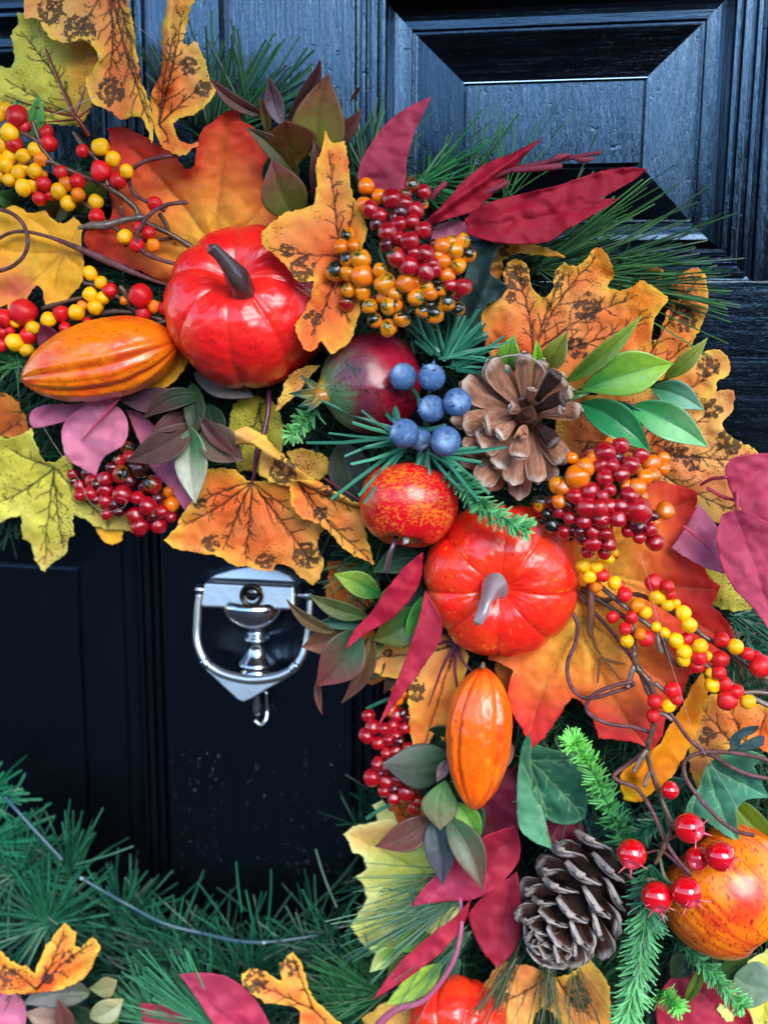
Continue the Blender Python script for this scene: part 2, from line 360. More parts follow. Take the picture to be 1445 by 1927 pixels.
def leaf(name, label, pts, d, pal, o=None, tips=(), blot=(), grad=None, tilt=(0, 0), bend=(0, 0), sp=3.2, fray=1.3, relief=.0035, curl=.005, spk=.0, cat='leaf', parent=None, side=1.0, wide=1.5, cfar=70, seed=None, fold=None, mt='printed_cloth', rough=.0045):
    seed = seed if seed is not None else int(abs(pts[0][0]*7+pts[0][1]*13+len(pts)*101)) % 9973
    rg = random.Random(seed)
    poly = smooth_outline(pts)
    nn = len(poly); e = np.roll(poly, -1, 0)-np.roll(poly, 1, 0); e /= np.linalg.norm(e, axis=1)[:, None]+1e-6
    nrm = np.stack([e[:, 1], -e[:, 0]], 1)
    nz = (RNG.uniform(-1, 1, nn)**3)*fray*1.5+RNG.uniform(-.5, .5, nn)*fray + (vn(poly[:, 0]*.10, poly[:, 1]*.10, seed)-.5)*fray*3
    poly = poly+nrm*nz[:, None]
    x0, y0 = poly.min(0); x1, y1 = poly.max(0)
    sp = 2.5 if tips and side else sp
    gx, gy = np.meshgrid(np.arange(x0, x1, sp), np.arange(y0, y1, sp*.87))
    gx = gx+(np.arange(gx.shape[0]) % 2)[:, None]*sp*.5
    gx = gx.ravel(); gy = gy.ravel(); k = inside(gx, gy, poly); gx = gx[k]; gy = gy[k]
    es = np.concatenate([poly, np.roll(poly, -1, 0)], 1)
    de = segdist(gx, gy, es); k = de > sp*.55; gx = gx[k]; gy = gy[k]
    co2 = [Vector(p) for p in poly.tolist()]+[Vector(p) for p in zip(gx.tolist(), gy.tolist())]
    r = delaunay_2d_cdt(co2, [(i, (i+1) % nn) for i in range(nn)], [], 1, 1e-4)
    xy = np.array([(p.x, p.y) for p in r[0]]); F = np.array([f for f in r[2] if len(f) == 3], np.int32)
    x, y = xy[:, 0], xy[:, 1]; de = segdist(x, y, es)
    cx, cy = poly.mean(0) if o is None else o
    mx, my = (x0+x1)/2, (y0+y1)/2
    z = d+tilt[0]*(x-mx)/100+tilt[1]*(y-my)/100
    a, am = bend; u = ((x-mx)*math.cos(a)+(y-my)*math.sin(a))/100; z = z+am*u*u
    rough = rough*(1.7 if mt == 'plain_cloth' else 1.15)
    z = z+rough*(fbm(x/85, y/85, seed, 3)-.5)*2+.0022*(fbm(x/26, y/26, seed+3, 2)-.5)*2
    wa = rg.uniform(0, 3.14); wq = (x*math.cos(wa)+y*math.sin(wa)); z = z+.0009*np.sin(wq/13+4*vn(x/60, y/60, seed+71))*sst(.4, .7, vn(x/50, y/50, seed+72))
    z = z+curl*np.exp(-de/22)*(vn(x/60, y/60, seed+5)-.35)*2
    b, s2, ed, ce, ve = [lin(c) for c in PAL[pal]]
    C = mix(b, s2, sst(.35, .65, fbm(x/70, y/70, seed+8, 3)))
    if o is not None: C = mix(C, ce, .85*np.exp(-(np.hypot(x-cx, y-cy)/cfar)**2))
    if grad:
        for (ax, ay, bx, by, cg) in grad:
            L2 = (bx-ax)**2+(by-ay)**2; t = ((x-ax)*(bx-ax)+(y-ay)*(by-ay))/L2+(fbm(x/50, y/50, seed+21)-.5)*.5
            C = mix(C, lin(cg), sst(0, 1, t))
    C = mix(C, ed, .85*np.exp(-(de/(17 if fray > .8 else 7)))*sst(.25, .6, fbm(x/45, y/45, seed+2)))
    spkv = np.full(len(x), -1.0)
    if tips:
        segs, main = vein_tree((cx, cy), tips, rg, wide, side)
        dm = segdist(x, y, main); z = z+relief*(1-np.exp(-dm/16))
        dv = segdist(x, y, segs); strength = (.95 if pal in ('orange', 'amber', 'deep', 'rust', 'yellowgreen') else .5)
        C = mix(C, ve, strength*np.clip(1.25-dv/1.25, 0, 1)*(.75+.25*sst(.3, .5, fbm(x/12, y/12, seed+31))))
    if spk: spkv = spk*1.0-.06+.25*(fbm(x/40, y/40, seed+41)-.5)
    bl = np.full(len(x), -1.0)
    for (bx_, by_, br) in blot:
        bl = np.maximum(bl, .60*np.clip(1.9-1.25*np.hypot(x-bx_, (y-by_))/br, -1, 1))
    if fold:   # (ax, ay, bx, by, height, width): a soft ridge along a line
        for (ax, ay, bx, by, hh, ww) in fold: z = z+hh*np.exp(-(segdist(x, y, [(ax, ay, bx, by)])/ww)**2)
    C = C*(.93+.14*fbm(x/6, y/6, seed+51, 2))[:, None]
    o_ = mk(name, P(x, y, z), F[:, ::-1], C, mt, parent, extra={'blot': bl, 'spk': spkv if spk else np.full(len(x), -1.0)}, uv=np.stack([x/100, -y/100], 1), solid=.0003)
    if parent is None: tag(o_, label, cat)
    return o_

# ------------------------------------------------------------------ waxy lance leaves
def lance(parent, base, tip, w, bend=0, cols=((60, 90, 50), (110, 70, 60)), fold=.5, belly=.45, droop=0.0, roll=0.0, m='plastic_leaf', pale=None, name='leaf', label=None):
    bx, by, bd = base; tx, ty, td = tip; L = math.hypot(tx-bx, ty-by); nx, ny = -(ty-by)/L, (tx-bx)/L
    nu = max(14, int(L/4)); nv = 13
    u = np.linspace(0, 1, nu)[:, None]; v = np.linspace(-1, 1, nv)[None, :]
    mx = bx+(tx-bx)*u+nx*bend*4*u*(1-u); my = by+(ty-by)*u+ny*bend*4*u*(1-u); md = bd+(td-bd)*u+droop*4*u*(1-u)
    g = u**(math.log(.5)/math.log(belly)); hw = w*.5*np.sin(np.pi*np.clip(g, 0, 1))**.85*(1-.45*u**5)+.6*(1-u)+.15
    sd = int(bx*3+by*7+tx) % 997
    X = mx+nx*hw*v; Y = my+ny*hw*v
    D = md+fold*np.abs(v)**1.3*hw*.0004+roll*v*hw*.0004-.0012*(np.abs(v) < .08)*(u > .04)*(u < .93)+.0015*(fbm(u*4+v*0, v*2+u*0, sd)-.5)
    c0, c1 = lin(cols[0]), lin(cols[1]); t = sst(.15, .95, u+.35*(fbm(u*3+v*0, v*2+u*0, sd+1)-.5)+.12*np.abs(v))
    C = mix(c0, c1, t)
    if pale is not None: C = mix(C, lin(pale), .8*np.exp(-((v-.45)/.4)**2)*np.exp(-((u-.55)/.3)**2))
    C = mix(C, lin(cols[1])*.8+.02, .5*np.exp(-((1-np.abs(v))/.10)**2)*np.ones_like(u))
    C = C*(1-.28*np.exp(-(v/.07)**2)*(u < .95))[..., None]
    C = C*(.92+.16*fbm(X/7, Y/7, sd, 2))[..., None]
    # side veins as faint relief
    D = D+.00008*np.sin((u*L/7-np.abs(v)*2.2)*2)*(np.abs(v) > .12)
    o = mk(name, P(X, Y, D).reshape(-1, 3), grid_faces(nu, nv), C.reshape(-1, 3), m, parent, solid=.0007,
           extra={'blot': np.full(nu*nv, -1.0), 'spk': np.full(nu*nv, -1.0)}, uv=np.stack([X/100, -Y/100], -1).reshape(-1, 2))
    if label: o['label'] = label
    return o
def sprig(label, leaves, cat='leaves', name='leaf_sprig'):
    b = leaves[0][0]; t = thing(name, label, cat, P(*b))
    for i, l in enumerate(leaves):
        kw = dict(l[4]) if len(l) > 4 else {}
        if label.startswith('bright green'): kw.update(m='gloss_leaf', droop=.006); kw['fold'] = kw.get('fold', .5)*1.3
        elif 'droop' not in kw: kw['droop'] = rnd.uniform(-.003, .007); kw['roll'] = kw.get('roll', rnd.uniform(-.35, .35))
        lance(t, *l[:4], **kw)
    return t

# ------------------------------------------------------------------ berries
def sphere_mesh(name, nu=20, nv=28, fn=None):
    ph = np.linspace(0, np.pi, nu)[:, None]; th = np.linspace(0, 2*np.pi, nv, endpoint=False)[None, :]
    r = np.sin(ph)*np.ones_like(th); z = np.cos(ph)*np.ones_like(th); k = 1.0
    if fn is not None: k = fn(ph, th)
    v = np.stack([r*k*np.cos(th), r*k*np.sin(th), z*k], -1).reshape(-1, 3)
    f = grid_faces(nu, nv, True); f3 = np.concatenate([f[:, [0, 2, 1]], f[:, [0, 3, 2]]])
    P_ = v; keep = np.linalg.norm(np.cross(P_[f3[:, 1]]-P_[f3[:, 0]], P_[f3[:, 2]]-P_[f3[:, 0]]), axis=1) > 1e-9
    return v, f3[keep]
BM = {}
def berry_mesh(kind, vr=0):
    key = (kind, vr)
    if key not in BM:
        sd = len(BM)
        v, f = sphere_mesh('berry', fn=lambda p, t: 1+(.03+.02*vr)*(np.sin(2*t+p*3+sd)*np.sin(p))-.09*np.exp(-(p/.14)**2)+.03*np.cos(p*2+vr)+.025*np.sin(3*t-p*4+vr)*np.sin(p))
        me = mesh('berry', v, f, (1, 1, 1)); me.materials.append(MATS[kind]); BM[key] = me
    return BM[key]
KIND = {'R': 'b_red', 'D': 'b_dred', 'O': 'b_orange', 'T': 'b_tip', 'G': 'b_gtip', 'K': 'b_dark', 'X': 'b_rtip', 'r': 'b_mred', 'y': 'b_myellow', 'o': 'b_morange'}
def cluster(name, label, d0, dome, data, twigs=(), cat='berries', orient=None):
    xs = np.array([b[0] for b in data], float); ys = np.array([b[1] for b in data], float)
    cx, cy = xs.mean(), ys.mean(); rad = max(20, np.hypot(xs-cx, ys-cy).max())
    t = thing(name, label, cat, P(cx, cy, d0))
    for i, (x, y, r, k) in enumerate(data):
        if k == 'O' and 'pomegranate' in label and rnd.random() < .4: k = rnd.choice('TG')
        d = d0+dome*(1-(math.hypot(x-cx, y-cy)/rad)**2)+(r-14)*.00025+rnd.uniform(-.003, .003)
        s = r*MPP(x, y, d)*(1.10 if name == 'berry_cluster' else 1.04)
        ax = camvec((rnd.uniform(-.8, .8), rnd.uniform(-.2, .9), rnd.uniform(.5, 1))) if k in 'TGX' else camvec((rnd.uniform(-1, 1), rnd.uniform(-1, 1), rnd.uniform(-1, 1)))
        inst('berry', berry_mesh(KIND[k], i % 3), t, P(x, y, d), (s, s*rnd.uniform(.97, 1.03), s*rnd.uniform(.94, 1.06)), rot_to(ax, rnd.uniform(0, 6)))
    for tw in twigs:
        nm, cc, pts = tw; tube(nm, pts, 'twig', cc, t, sides=8, knots=.22, col2=tuple(int(q*1.35) for q in cc))
    return t

# ------------------------------------------------------------------ turned fruit
def body(name, parent, x, y, d, axis, rpx, prof, colf, m, nu=120, nv=200, stretch=1.0, spin=0.0):
    """prof(ph, th) -> (radius, height) in units of rpx; colf(ph, th, r, z) -> colour"""
    ph = np.linspace(.004, np.pi-.004, nu)[:, None]*np.ones((1, nv)); th = np.linspace(0, 2*np.pi, nv, endpoint=False)[None, :]*np.ones((nu, 1))
    r, z = prof(ph, th); s = rpx*MPP(x, y, d)
    loc = np.stack([r*np.cos(th), r*np.sin(th), z], -1)*s
    Mx = np.array(Vector(camvec(axis)).to_track_quat('Z', 'Y').to_matrix() @ Matrix.Rotation(spin, 3, 'Z'))
    v = loc.reshape(-1, 3) @ Mx.T+P(x, y, d)
    f = grid_faces(nu, nv, True)[:, ::-1]
    C = colf(ph, th, r, z).reshape(-1, 3)
    return mk(name, v, f, C, m, parent)
def pumpkin_prof(seed, n=9, flat=.74, dimple=.22, gd=.10):
    rg = np.random.default_rng(seed); cuts = np.sort((np.arange(n)+rg.uniform(-.22, .22, n))*2*np.pi/n)
    def f(ph, th):
        dd = np.min([np.abs((th-c+np.pi) % (2*np.pi)-np.pi) for c in cuts], 0)
        g = np.exp(-(dd/.15)**2)*.6+np.exp(-(dd/.035)**2)*.4
        lobe = .022*np.cos((dd-.35)*3)
        r0 = np.sin(ph)**.82; w_ = np.sin(ph)**.6
        r = r0*(1+lobe-gd*g*w_)
        z = flat*np.sign(np.cos(ph))*np.abs(np.cos(ph))**.8
        z = z-dimple*np.exp(-(r0/.30)**2)*np.cos(ph)-.05*g*w_*np.cos(ph)
        k = 1+.035*(fbm(th*2.2, ph*3, seed)-.5)+.02*(fbm(th*7, ph*8, seed+4)-.5)
        return r*k, z*k
    f.cuts = cuts
    return f
def fleck(ph, th, seed, su, sv, lo, hi):
    return sst(lo, hi, vn(th*su, ph*sv, seed)*(.6+.4*vn(th*su*.3, ph*sv*.3, seed+1)))
def pumpkin_col(seed, base, deep, fl, amount=.72):
    def f(ph, th, r, z):
        C = mix(lin(base), lin(deep), sst(.3, .75, fbm(th*2, ph*3, seed)))
        # painted dashes running with the ribs
        q = fleck(ph+.15*np.sin(th*3), th, seed+2, 34, 9, amount, amount+.10)*np.clip(np.sin(ph)*1.6, 0, 1)
        C = mix(C, lin(fl), .85*q)
        q2 = sst(.86, .9, vn(th*40, ph*60, seed+9)); C = mix(C, lin((90, 14, 8)), .5*q2)
        return C
    return f

# ------------------------------------------------------------------ needles
def needles(name, parent, B, D, Ln, Wd, col, m='needle', bend=.12, segs=3, kind='stuff', taper=.75, facing=.6):
    B = np.asarray(B, float); D = np.asarray(D, float); n = len(B); Ln = np.broadcast_to(Ln, n); Wd = np.broadcast_to(Wd, n)
    D = D/np.linalg.norm(D, axis=1)[:, None]
    rv = RNG.normal(size=(n, 3)); rv = rv+(-V)*facing*2.2
    Wv = np.cross(D, rv); Wv /= np.linalg.norm(Wv, axis=1)[:, None]+1e-9
    Nv = np.cross(Wv, D); bd = RNG.uniform(-bend, bend, n); bs = RNG.uniform(-bend, bend, n)*.7
    t = np.linspace(0, 1, segs+1)
    cen = B[:, None]+D[:, None]*(Ln[:, None]*t)[..., None]+Nv[:, None]*(bd[:, None]*Ln[:, None]*t**2)[..., None]+Wv[:, None]*(bs[:, None]*Ln[:, None]*t**2)[..., None]
    wt = (Wd[:, None]*.5*(1-(1-taper)*t**2))[..., None]
    # three points across: shallow gutter section so that strips have depth
    a = cen-Wv[:, None]*wt; b = cen+Wv[:, None]*wt; c = cen+Nv[:, None]*wt*.55
    v = np.stack([a, c, b], 2).reshape(-1, 3)      # n*(segs+1)*3
    base = (np.arange(n)*(segs+1)*3)[:, None]; s = (np.arange(segs)*3)[None, :]
    q = base+s
    f = np.concatenate([np.stack([q, q+1, q+4, q+3], -1).reshape(-1, 4), np.stack([q+1, q+2, q+5, q+4], -1).reshape(-1, 4)])
    C = np.repeat(np.asarray(col, float).reshape(-1, 3)*np.ones((n, 1)), (segs+1)*3, 0)
    o = mk(name, v, f, C, m, parent, flat=True)
    if kind: o['kind'] = kind
    return o
def ncol(n, a, b, dry=.0):
    t = RNG.uniform(0, 1, n); C = mix(lin(a), lin(b), t)
    return C
def fan(x, y, d, n, ang, spread, l0, l1, zt=.3, zs=.35, jit=6):
    """needles in a fan: ang in degrees (image, counter-clockwise from right)"""
    a = np.radians(ang+RNG.normal(0, 1, n)*spread*.5); z = RNG.normal(zt, zs, n)
    D = np.cos(a)[:, None]*R+np.sin(a)[:, None]*U-z[:, None]*V
    bx = x+RNG.normal(0, jit, n); by = y+RNG.normal(0, jit, n); B = P(bx, by, d+RNG.normal(0, .002, n))
    return B, D, RNG.uniform(l0, l1, n)*.0004
def pinesprig(label, fans, ca=(18, 78, 48), cb=(44, 118, 72), wd=3.2, cat='pine needles', name='pine_sprig', m='needle', bend=.12, stem=True):
    x, y, d = fans[0][:3]; t = thing(name, label, cat, P(x, y, d))
    Bs, Ds, Ls = zip(*[fan(*f) for f in fans]); B = np.concatenate(Bs); D = np.concatenate(Ds); L = np.concatenate(Ls)
    needles('needles', t, B, D, L, wd*.0004, ncol(len(B), ca, cb), m=m, bend=bend)
    for f in fans:
        if stem:
            a = math.radians(f[4]); tube('stem', [(f[0]-math.cos(a)*34, f[1]+math.sin(a)*34, f[2]-.008, 3.0), (f[0], f[1], f[2], 2.6), (f[0]+math.cos(a)*14, f[1]-math.sin(a)*14, f[2]+.002, 1.5)], 'twig', (70, 78, 48), t, sides=6)
    return t
def firtip(label, path, nl, ca, cb, n=None, wd=5.8, tipburst=True):
    """soft tip: path of (x, y, d) photo px"""
    path = np.asarray(path, float); t = thing('fir_tip', label, 'fir sprig', P(*path[0]))
    L = np.hypot(*np.diff(path[:, :2], axis=0).T).sum(); n = n or int(L*1.5)+30; n = int(n*.8)
    q = spline(path, 80); c = P(q[:, 0], q[:, 1], q[:, 2]); T = np.gradient(c, axis=0); T /= np.linalg.norm(T, axis=1)[:, None]
    i = RNG.integers(0, 80, n); i[:n//7] = 79 if tipburst else i[:n//7]
    A = np.cross(T, V); A /= np.linalg.norm(A, axis=1)[:, None]; Bn = np.cross(T, A)
    th = RNG.uniform(0, 2*np.pi, n); out = np.cos(th)[:, None]*A[i]+np.sin(th)[:, None]*Bn[i]
    D = out*.85+T[i]*RNG.uniform(.3, .9, n)[:, None]
    B = c[i]+RNG.normal(0, .0004, (n, 3)); ln = nl*.0004*RNG.uniform(.7, 1.1, n)*(1-.25*i/80)
    f = (i/80.0)+RNG.uniform(-.15, .15, n)
    needles('needles', t, B, D, ln, wd*.0004, mix(lin(ca), lin(cb), np.clip(f, 0, 1)), m='soft_needle', bend=.25, taper=.45)
    tube('stem', [(*p, 2.4) for p in path.tolist()], 'twig', ca, t, sides=6)
    return t

# ------------------------------------------------------------------ cone scales
def scale_mesh(seed, open_=.35, lipw=.12):
    nu, nv = 22, 13; u = np.linspace(0, 1, nu)[:, None]; v = np.linspace(-1, 1, nv)[None, :]; rg = np.random.default_rng(seed)
    hw = (.17+.20*sst(.1, .75, u))*np.sqrt(np.clip(1-np.clip((u-.84)/.165, 0, 1)**2.6, 0, 1))+.004
    x = u+.03*(1-v*v)*u; y = hw*v
    lip = np.exp(-((u-.92)/.07)**2)
    z = .10*np.sin(u*1.9)-.10*v*v*hw*3+.055*lip*(1-v*v*.4)+.02*(fbm(u*6+v*0, v*5+u*0, seed)-.5)+.012*np.sin(v*9+seed)*(u < .8)
    th = .035+.09*sst(.55, .92, u)*(1-.3*v*v)
    top = np.stack([x*np.ones_like(v), y, z], -1); bot = np.stack([x*np.ones_like(v), y*.96, z-th], -1)
    bot[:, 0] = top[:, 0]*.5+bot[:, 0]*.5
    vv = np.concatenate([top.reshape(-1, 3), bot.reshape(-1, 3)]); N = nu*nv
    g = grid_faces(nu, nv); f = [g[:, ::-1], g+N]
    i = np.arange(nu-1)*nv; f.append(np.stack([i, i+N, i+nv+N, i+nv], -1)[:, ::-1]); i2 = i+nv-1; f.append(np.stack([i2, i2+nv, i2+nv+N, i2+N], -1)[:, ::-1])
    j = (nu-1)*nv+np.arange(nv-1); f.append(np.stack([j, j+1, j+1+N, j+N], -1))
    uu = np.concatenate([u*np.ones_like(v)]*2).ravel(); av = np.concatenate([np.abs(v)*np.ones_like(u)]*2).ravel()
    n1 = np.concatenate([fbm(u*9+v*0, v*9+u*0, seed)]*2).ravel()
    n2 = np.concatenate([fbm(u*2+v*0, v*16+u*0, seed+7)]*2).ravel()
    return vv, np.concatenate(f), uu, av, n1, n2
def cone_scales(cols, lipc, lipk=.9, n=4, lip0=.80):
    out = []
    for s in range(n):
        v, f, u, av, n1, n2 = scale_mesh(s*13+5)
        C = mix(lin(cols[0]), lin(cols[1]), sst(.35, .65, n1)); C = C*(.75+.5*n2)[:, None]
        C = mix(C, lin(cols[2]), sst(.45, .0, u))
        e = np.maximum(sst(lip0, lip0+.12, u+.06*(n1-.5)), sst(.86, 1.0, av)*sst(.5, .85, u)*.7)
        C = mix(C, lin(lipc), lipk*e*(.6+.6*n1))
        me = mesh('scale', v, f, C); me.materials.append(MATS['cone']); out.append(me)
    return out
def put_scale(t, me, core, tip, width, up, name='scale'):
    """core, tip: world points; width in metres; up: vector roughly normal to the scale face"""
    X = tip-core; L = np.linalg.norm(X); X = X/L; Y = np.cross(up, X); Y /= np.linalg.norm(Y); Z = np.cross(X, Y)
    o = bpy.data.objects.new(name, me); COL.objects.link(o); o.parent = t; W[o] = core
    Mx = Matrix(((X[0], Y[0], Z[0]), (X[1], Y[1], Z[1]), (X[2], Y[2], Z[2])))
    o.location = Vector(core-W[t]); o.rotation_euler = Mx.to_euler(); o.scale = (L, width/.74, max(L*.8, width))
    return o
# ================================================================== THE DOOR
door = thing('front_door', 'glossy black panelled wooden door behind the wreath', 'door', P(650, 1500, 0))
def XX(px, py): return float(P(px, py, 0)[0])
def ZZ(px, py): return float(P(px, py, 0)[2])
mL, mR = XX(322, 1600), XX(665, 120)            # the broad middle stile
print('muntin', mL, mR, XX(656, 1500), 'top-left px', XX(300, 1100))
zr_top, zr_bot = ZZ(1300, 530), ZZ(500, 905)    # the lock rail between upper and lower panels
pr = XX(1437, 250)                              # right end of the upper right panel
ctr = (mL+mR)/2
def slab(name, x0, x1, z0, z1, m, y0=0.0, th=.044, parent=door, bev=.0006):
    v = [(x, y, z) for x in (x0, x1) for y in (y0, y0+th) for z in (z0, z1)]
    f = [(0, 1, 3, 2), (4, 6, 7, 5), (0, 4, 5, 1), (2, 3, 7, 6), (0, 2, 6, 4), (1, 5, 7, 3)]
    o = mk(name, v, np.array(f), (1, 1, 1), m, parent, flat=True)
    b = o.modifiers.new('bevel', 'BEVEL'); b.width = bev; b.segments = 3
    return o
ztop, zbot = 2.35, 1.5-.95
g0, g1 = XX(412, 60), XX(430, 60)
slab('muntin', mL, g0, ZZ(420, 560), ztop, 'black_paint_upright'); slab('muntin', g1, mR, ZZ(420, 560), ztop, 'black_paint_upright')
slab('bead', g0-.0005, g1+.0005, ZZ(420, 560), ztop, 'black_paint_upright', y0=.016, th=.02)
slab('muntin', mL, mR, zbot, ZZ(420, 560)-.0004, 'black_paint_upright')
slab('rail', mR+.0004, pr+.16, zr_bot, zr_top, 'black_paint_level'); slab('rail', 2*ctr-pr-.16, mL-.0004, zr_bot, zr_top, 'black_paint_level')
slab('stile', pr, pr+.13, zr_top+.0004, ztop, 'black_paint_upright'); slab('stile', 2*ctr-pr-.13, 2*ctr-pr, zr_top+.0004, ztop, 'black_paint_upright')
k = .000455
PROF = [(0, 0), (2, -.3), (3, -8), (11, -9), (12.5, -3.2), (14, -2.6), (21, -2.6), (22.5, -8), (29, -8), (30.5, -2.2), (32, -1.6), (43, -1.6), (44.5, -8), (48, -8), (49.5, -3.2), (57, -3.2), (59, -9), (65, -12.5), (71, -16), (77, -17.8), (86, -18.6), (101, -18.8), (102, -22), (107, -22), (108, -19.5), (112, -20)]
def frame(x0, x1, z0, z1, prof, m_up='black_paint_upright', m_lv='black_paint_level', name='moulding'):
    pr_ = np.array(prof, float)*np.array([k, .001]); n = len(pr_)
    for side in range(4):
        nn = 24
        A = np.zeros((n, 2, 3))
        for i, (o, d) in enumerate(pr_):
            a, b, c, e = x0+o, x1-o, z0+o, z1-o
            ends = {0: ((a, c), (a, e)), 1: ((a, e), (b, e)), 2: ((b, e), (b, c)), 3: ((b, c), (a, c))}[side]
            for j in (0, 1): A[i, j] = (ends[j][0], -d, ends[j][1])
        v = A.reshape(-1, 3); f = np.array([(2*i, 2*i+1, 2*i+3, 2*i+2) for i in range(n-1)])
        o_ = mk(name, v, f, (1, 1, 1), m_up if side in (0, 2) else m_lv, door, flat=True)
        b_ = o_.modifiers.new('bevel', 'BEVEL'); b_.width = .0005; b_.segments = 2; b_.limit_method = 'ANGLE'; b_.angle_limit = .5
def panel(x0, x1, z0, z1, bw=88, top=.0080, fy=.0045):
    frame(x0, x1, z0, z1, PROF)
    o = 112*k; i = (112+bw)*k
    ring = [(o, .0200), (i, top)]
    for side in range(4):
        pts = []
        for (q, d) in ring:
            a, b, c, e = x0+q, x1-q, z0+q, z1-q
            en = {0: ((a, c), (a, e)), 1: ((a, e), (b, e)), 2: ((b, e), (b, c)), 3: ((b, c), (a, c))}[side]
            pts += [(en[0][0], d, en[0][1]), (en[1][0], d, en[1][1])]
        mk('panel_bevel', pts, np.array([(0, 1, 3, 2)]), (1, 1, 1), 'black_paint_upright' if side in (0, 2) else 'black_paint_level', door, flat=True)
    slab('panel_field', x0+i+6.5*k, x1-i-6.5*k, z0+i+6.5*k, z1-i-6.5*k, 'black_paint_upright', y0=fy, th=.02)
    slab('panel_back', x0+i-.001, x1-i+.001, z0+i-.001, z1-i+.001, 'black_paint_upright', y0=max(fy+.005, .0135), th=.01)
pan_top = ZZ(1000, -82)
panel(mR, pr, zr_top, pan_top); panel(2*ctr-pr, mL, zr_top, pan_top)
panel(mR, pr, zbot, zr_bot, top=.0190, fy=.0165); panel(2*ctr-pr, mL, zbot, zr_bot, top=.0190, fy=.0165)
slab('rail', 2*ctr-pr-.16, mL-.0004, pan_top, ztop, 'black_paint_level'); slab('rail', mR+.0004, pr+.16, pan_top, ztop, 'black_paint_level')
# roof over the doorway, added out of view to darken the upward facing bevels
unseen_porch = mk('unseen_porch_roof', [(x, y, z) for x in (-1.6, 1.4) for y in (-1.15, .0) for z in (2.40, 2.52)], np.array([(0, 1, 3, 2), (4, 6, 7, 5), (0, 4, 5, 1), (2, 3, 7, 6), (0, 2, 6, 4), (1, 5, 7, 3)]), (1, 1, 1), 'unseen_porch', None, flat=True)
unseen_porch['kind'] = 'structure'
# rain drops on the lower panel
v0, f0 = sphere_mesh('drop', 8, 10); dv, df = [], []
for i in range(230):
    x = rnd.choice((rnd.uniform(150, 680), rnd.uniform(330, 650))); y = 1400+280*rnd.random()**.8
    if i > 190: x, y = rnd.uniform(430, 1440), rnd.uniform(0, 620)
    p = P(x, y, 0.0002); s = rnd.uniform(.6, 1.8)*.001
    if abs(p[0]-g0) < .008 or p[0] > mR-.002 or p[0] < mL+.002: continue
    dv.append(v0*np.array([s, s*.45, s*1.15])+p); df.append(f0+len(v0)*(len(dv)-1))
o = mk('raindrops', np.concatenate(dv), np.concatenate(df), (1, 1, 1), 'water', door); o['kind'] = 'stuff'

# ================================================================== KNOCKER
kn = thing('door_knocker', 'chrome urn shaped door knocker with spyhole on the black door', 'door knocker', P(480, 1200, 0))
def ext(name, pts, d0, d1, parent=kn, m='chrome', bev=.0016, lean=0.0):
    p = np.asarray(pts, float); n = len(p)
    pp = P(p[:, 0], p[:, 1], np.full(n, (d0+d1)/2)); fr = pp.copy(); bk = pp.copy(); fr[:, 1] = -d1-lean*(p[:, 1]-p[:, 1].mean()); bk[:, 1] = -d0
    me = bpy.data.meshes.new(name); v = np.concatenate([fr, bk]); c = v.mean(0)
    me.from_pydata((v-c).tolist(), [], [list(range(n)), list(range(2*n-1, n-1, -1))]+[[i, i+n, (i+1) % n+n, (i+1) % n] for i in range(n)])
    me.materials.append(MATS[m]); o = bpy.data.objects.new(name, me); COL.objects.link(o); o.parent = parent; W[o] = c; o.location = Vector(c-W[parent])
    bm_ = o.modifiers.new('bevel', 'BEVEL'); bm_.width = bev; bm_.segments = 4; bm_.limit_method = 'ANGLE'
    for q in me.polygons: q.use_smooth = False
    return o
def lathe(name, x, y, d, prof, parent=kn, m='chrome', axis=(0, 0, 1), n=48):
    """prof: (height px along axis, radius px)"""
    pf = np.asarray(prof, float); s = MPP(x, y, d); z = pf[:, 0]*s; r = pf[:, 1]*s; th = np.linspace(0, 2*np.pi, n, endpoint=False)
    loc = np.stack([r[:, None]*np.cos(th), r[:, None]*np.sin(th), z[:, None]*np.ones(n)], -1)
    Mx = np.array(Vector(axis).to_track_quat('Z', 'Y').to_matrix()); v = loc.reshape(-1, 3) @ Mx.T+P(x, y, d)
    return mk(name, v, grid_faces(len(pf), n, True), (1, 1, 1), m, parent)
ext('cap_plate', [(398, 1086), (410, 1078), (440, 1069), (470, 1064), (500, 1063), (528, 1070), (550, 1080), (560, 1093), (480, 1089)], .001, .012, m='satin_chrome', lean=.00014)
ext('housing', [(391, 1091), (560, 1098), (563, 1141), (388, 1136)], .001, .026, bev=.0025, m='satin_chrome', lean=.00011)
lathe('spyhole', 474, 1120, .026, [(0, 23), (2, 23), (7, 22), (8, 20), (7, 16), (2, 14), (-1, 14)], m='dark_brass', axis=(0, -1, 0))
lathe('lens', 474, 1120, .026, [(-1, 14.5), (1, 12), (3, 8), (4, .2)], m='lens', axis=(0, -1, 0))
bowl = [(18, 58), (14, 64), (6, 66), (-4, 65), (-14, 62), (-24, 56), (-33, 48), (-41, 38), (-48, 26), (-52, 18), (-56, 17), (-58, 23), (-62, 25), (-65, 24), (-68, 17), (-74, 15), (-84, 17), (-96, 24), (-106, 33), (-110, 36), (-114, 36), (-116, 30), (-120, 28), (-124, 33), (-128, 33), (-130, 10), (-131, .2)]
lathe('urn', 483, 1141, .006, bowl, axis=(0, 0, 1))
for x, y, sx in ((377, 1110, 1), (583, 1121, -1)):
    lathe('pivot', x, y, .018, [(-11, .3), (-9, 6), (-4, 10), (0, 11), (5, 9.5), (8, 6.5), (12, 6), (22, 4)], axis=(sx, 0, 0))
def bail(pts): tube('bail', pts, 'satin_chrome', (255, 255, 255), kn, sides=14)
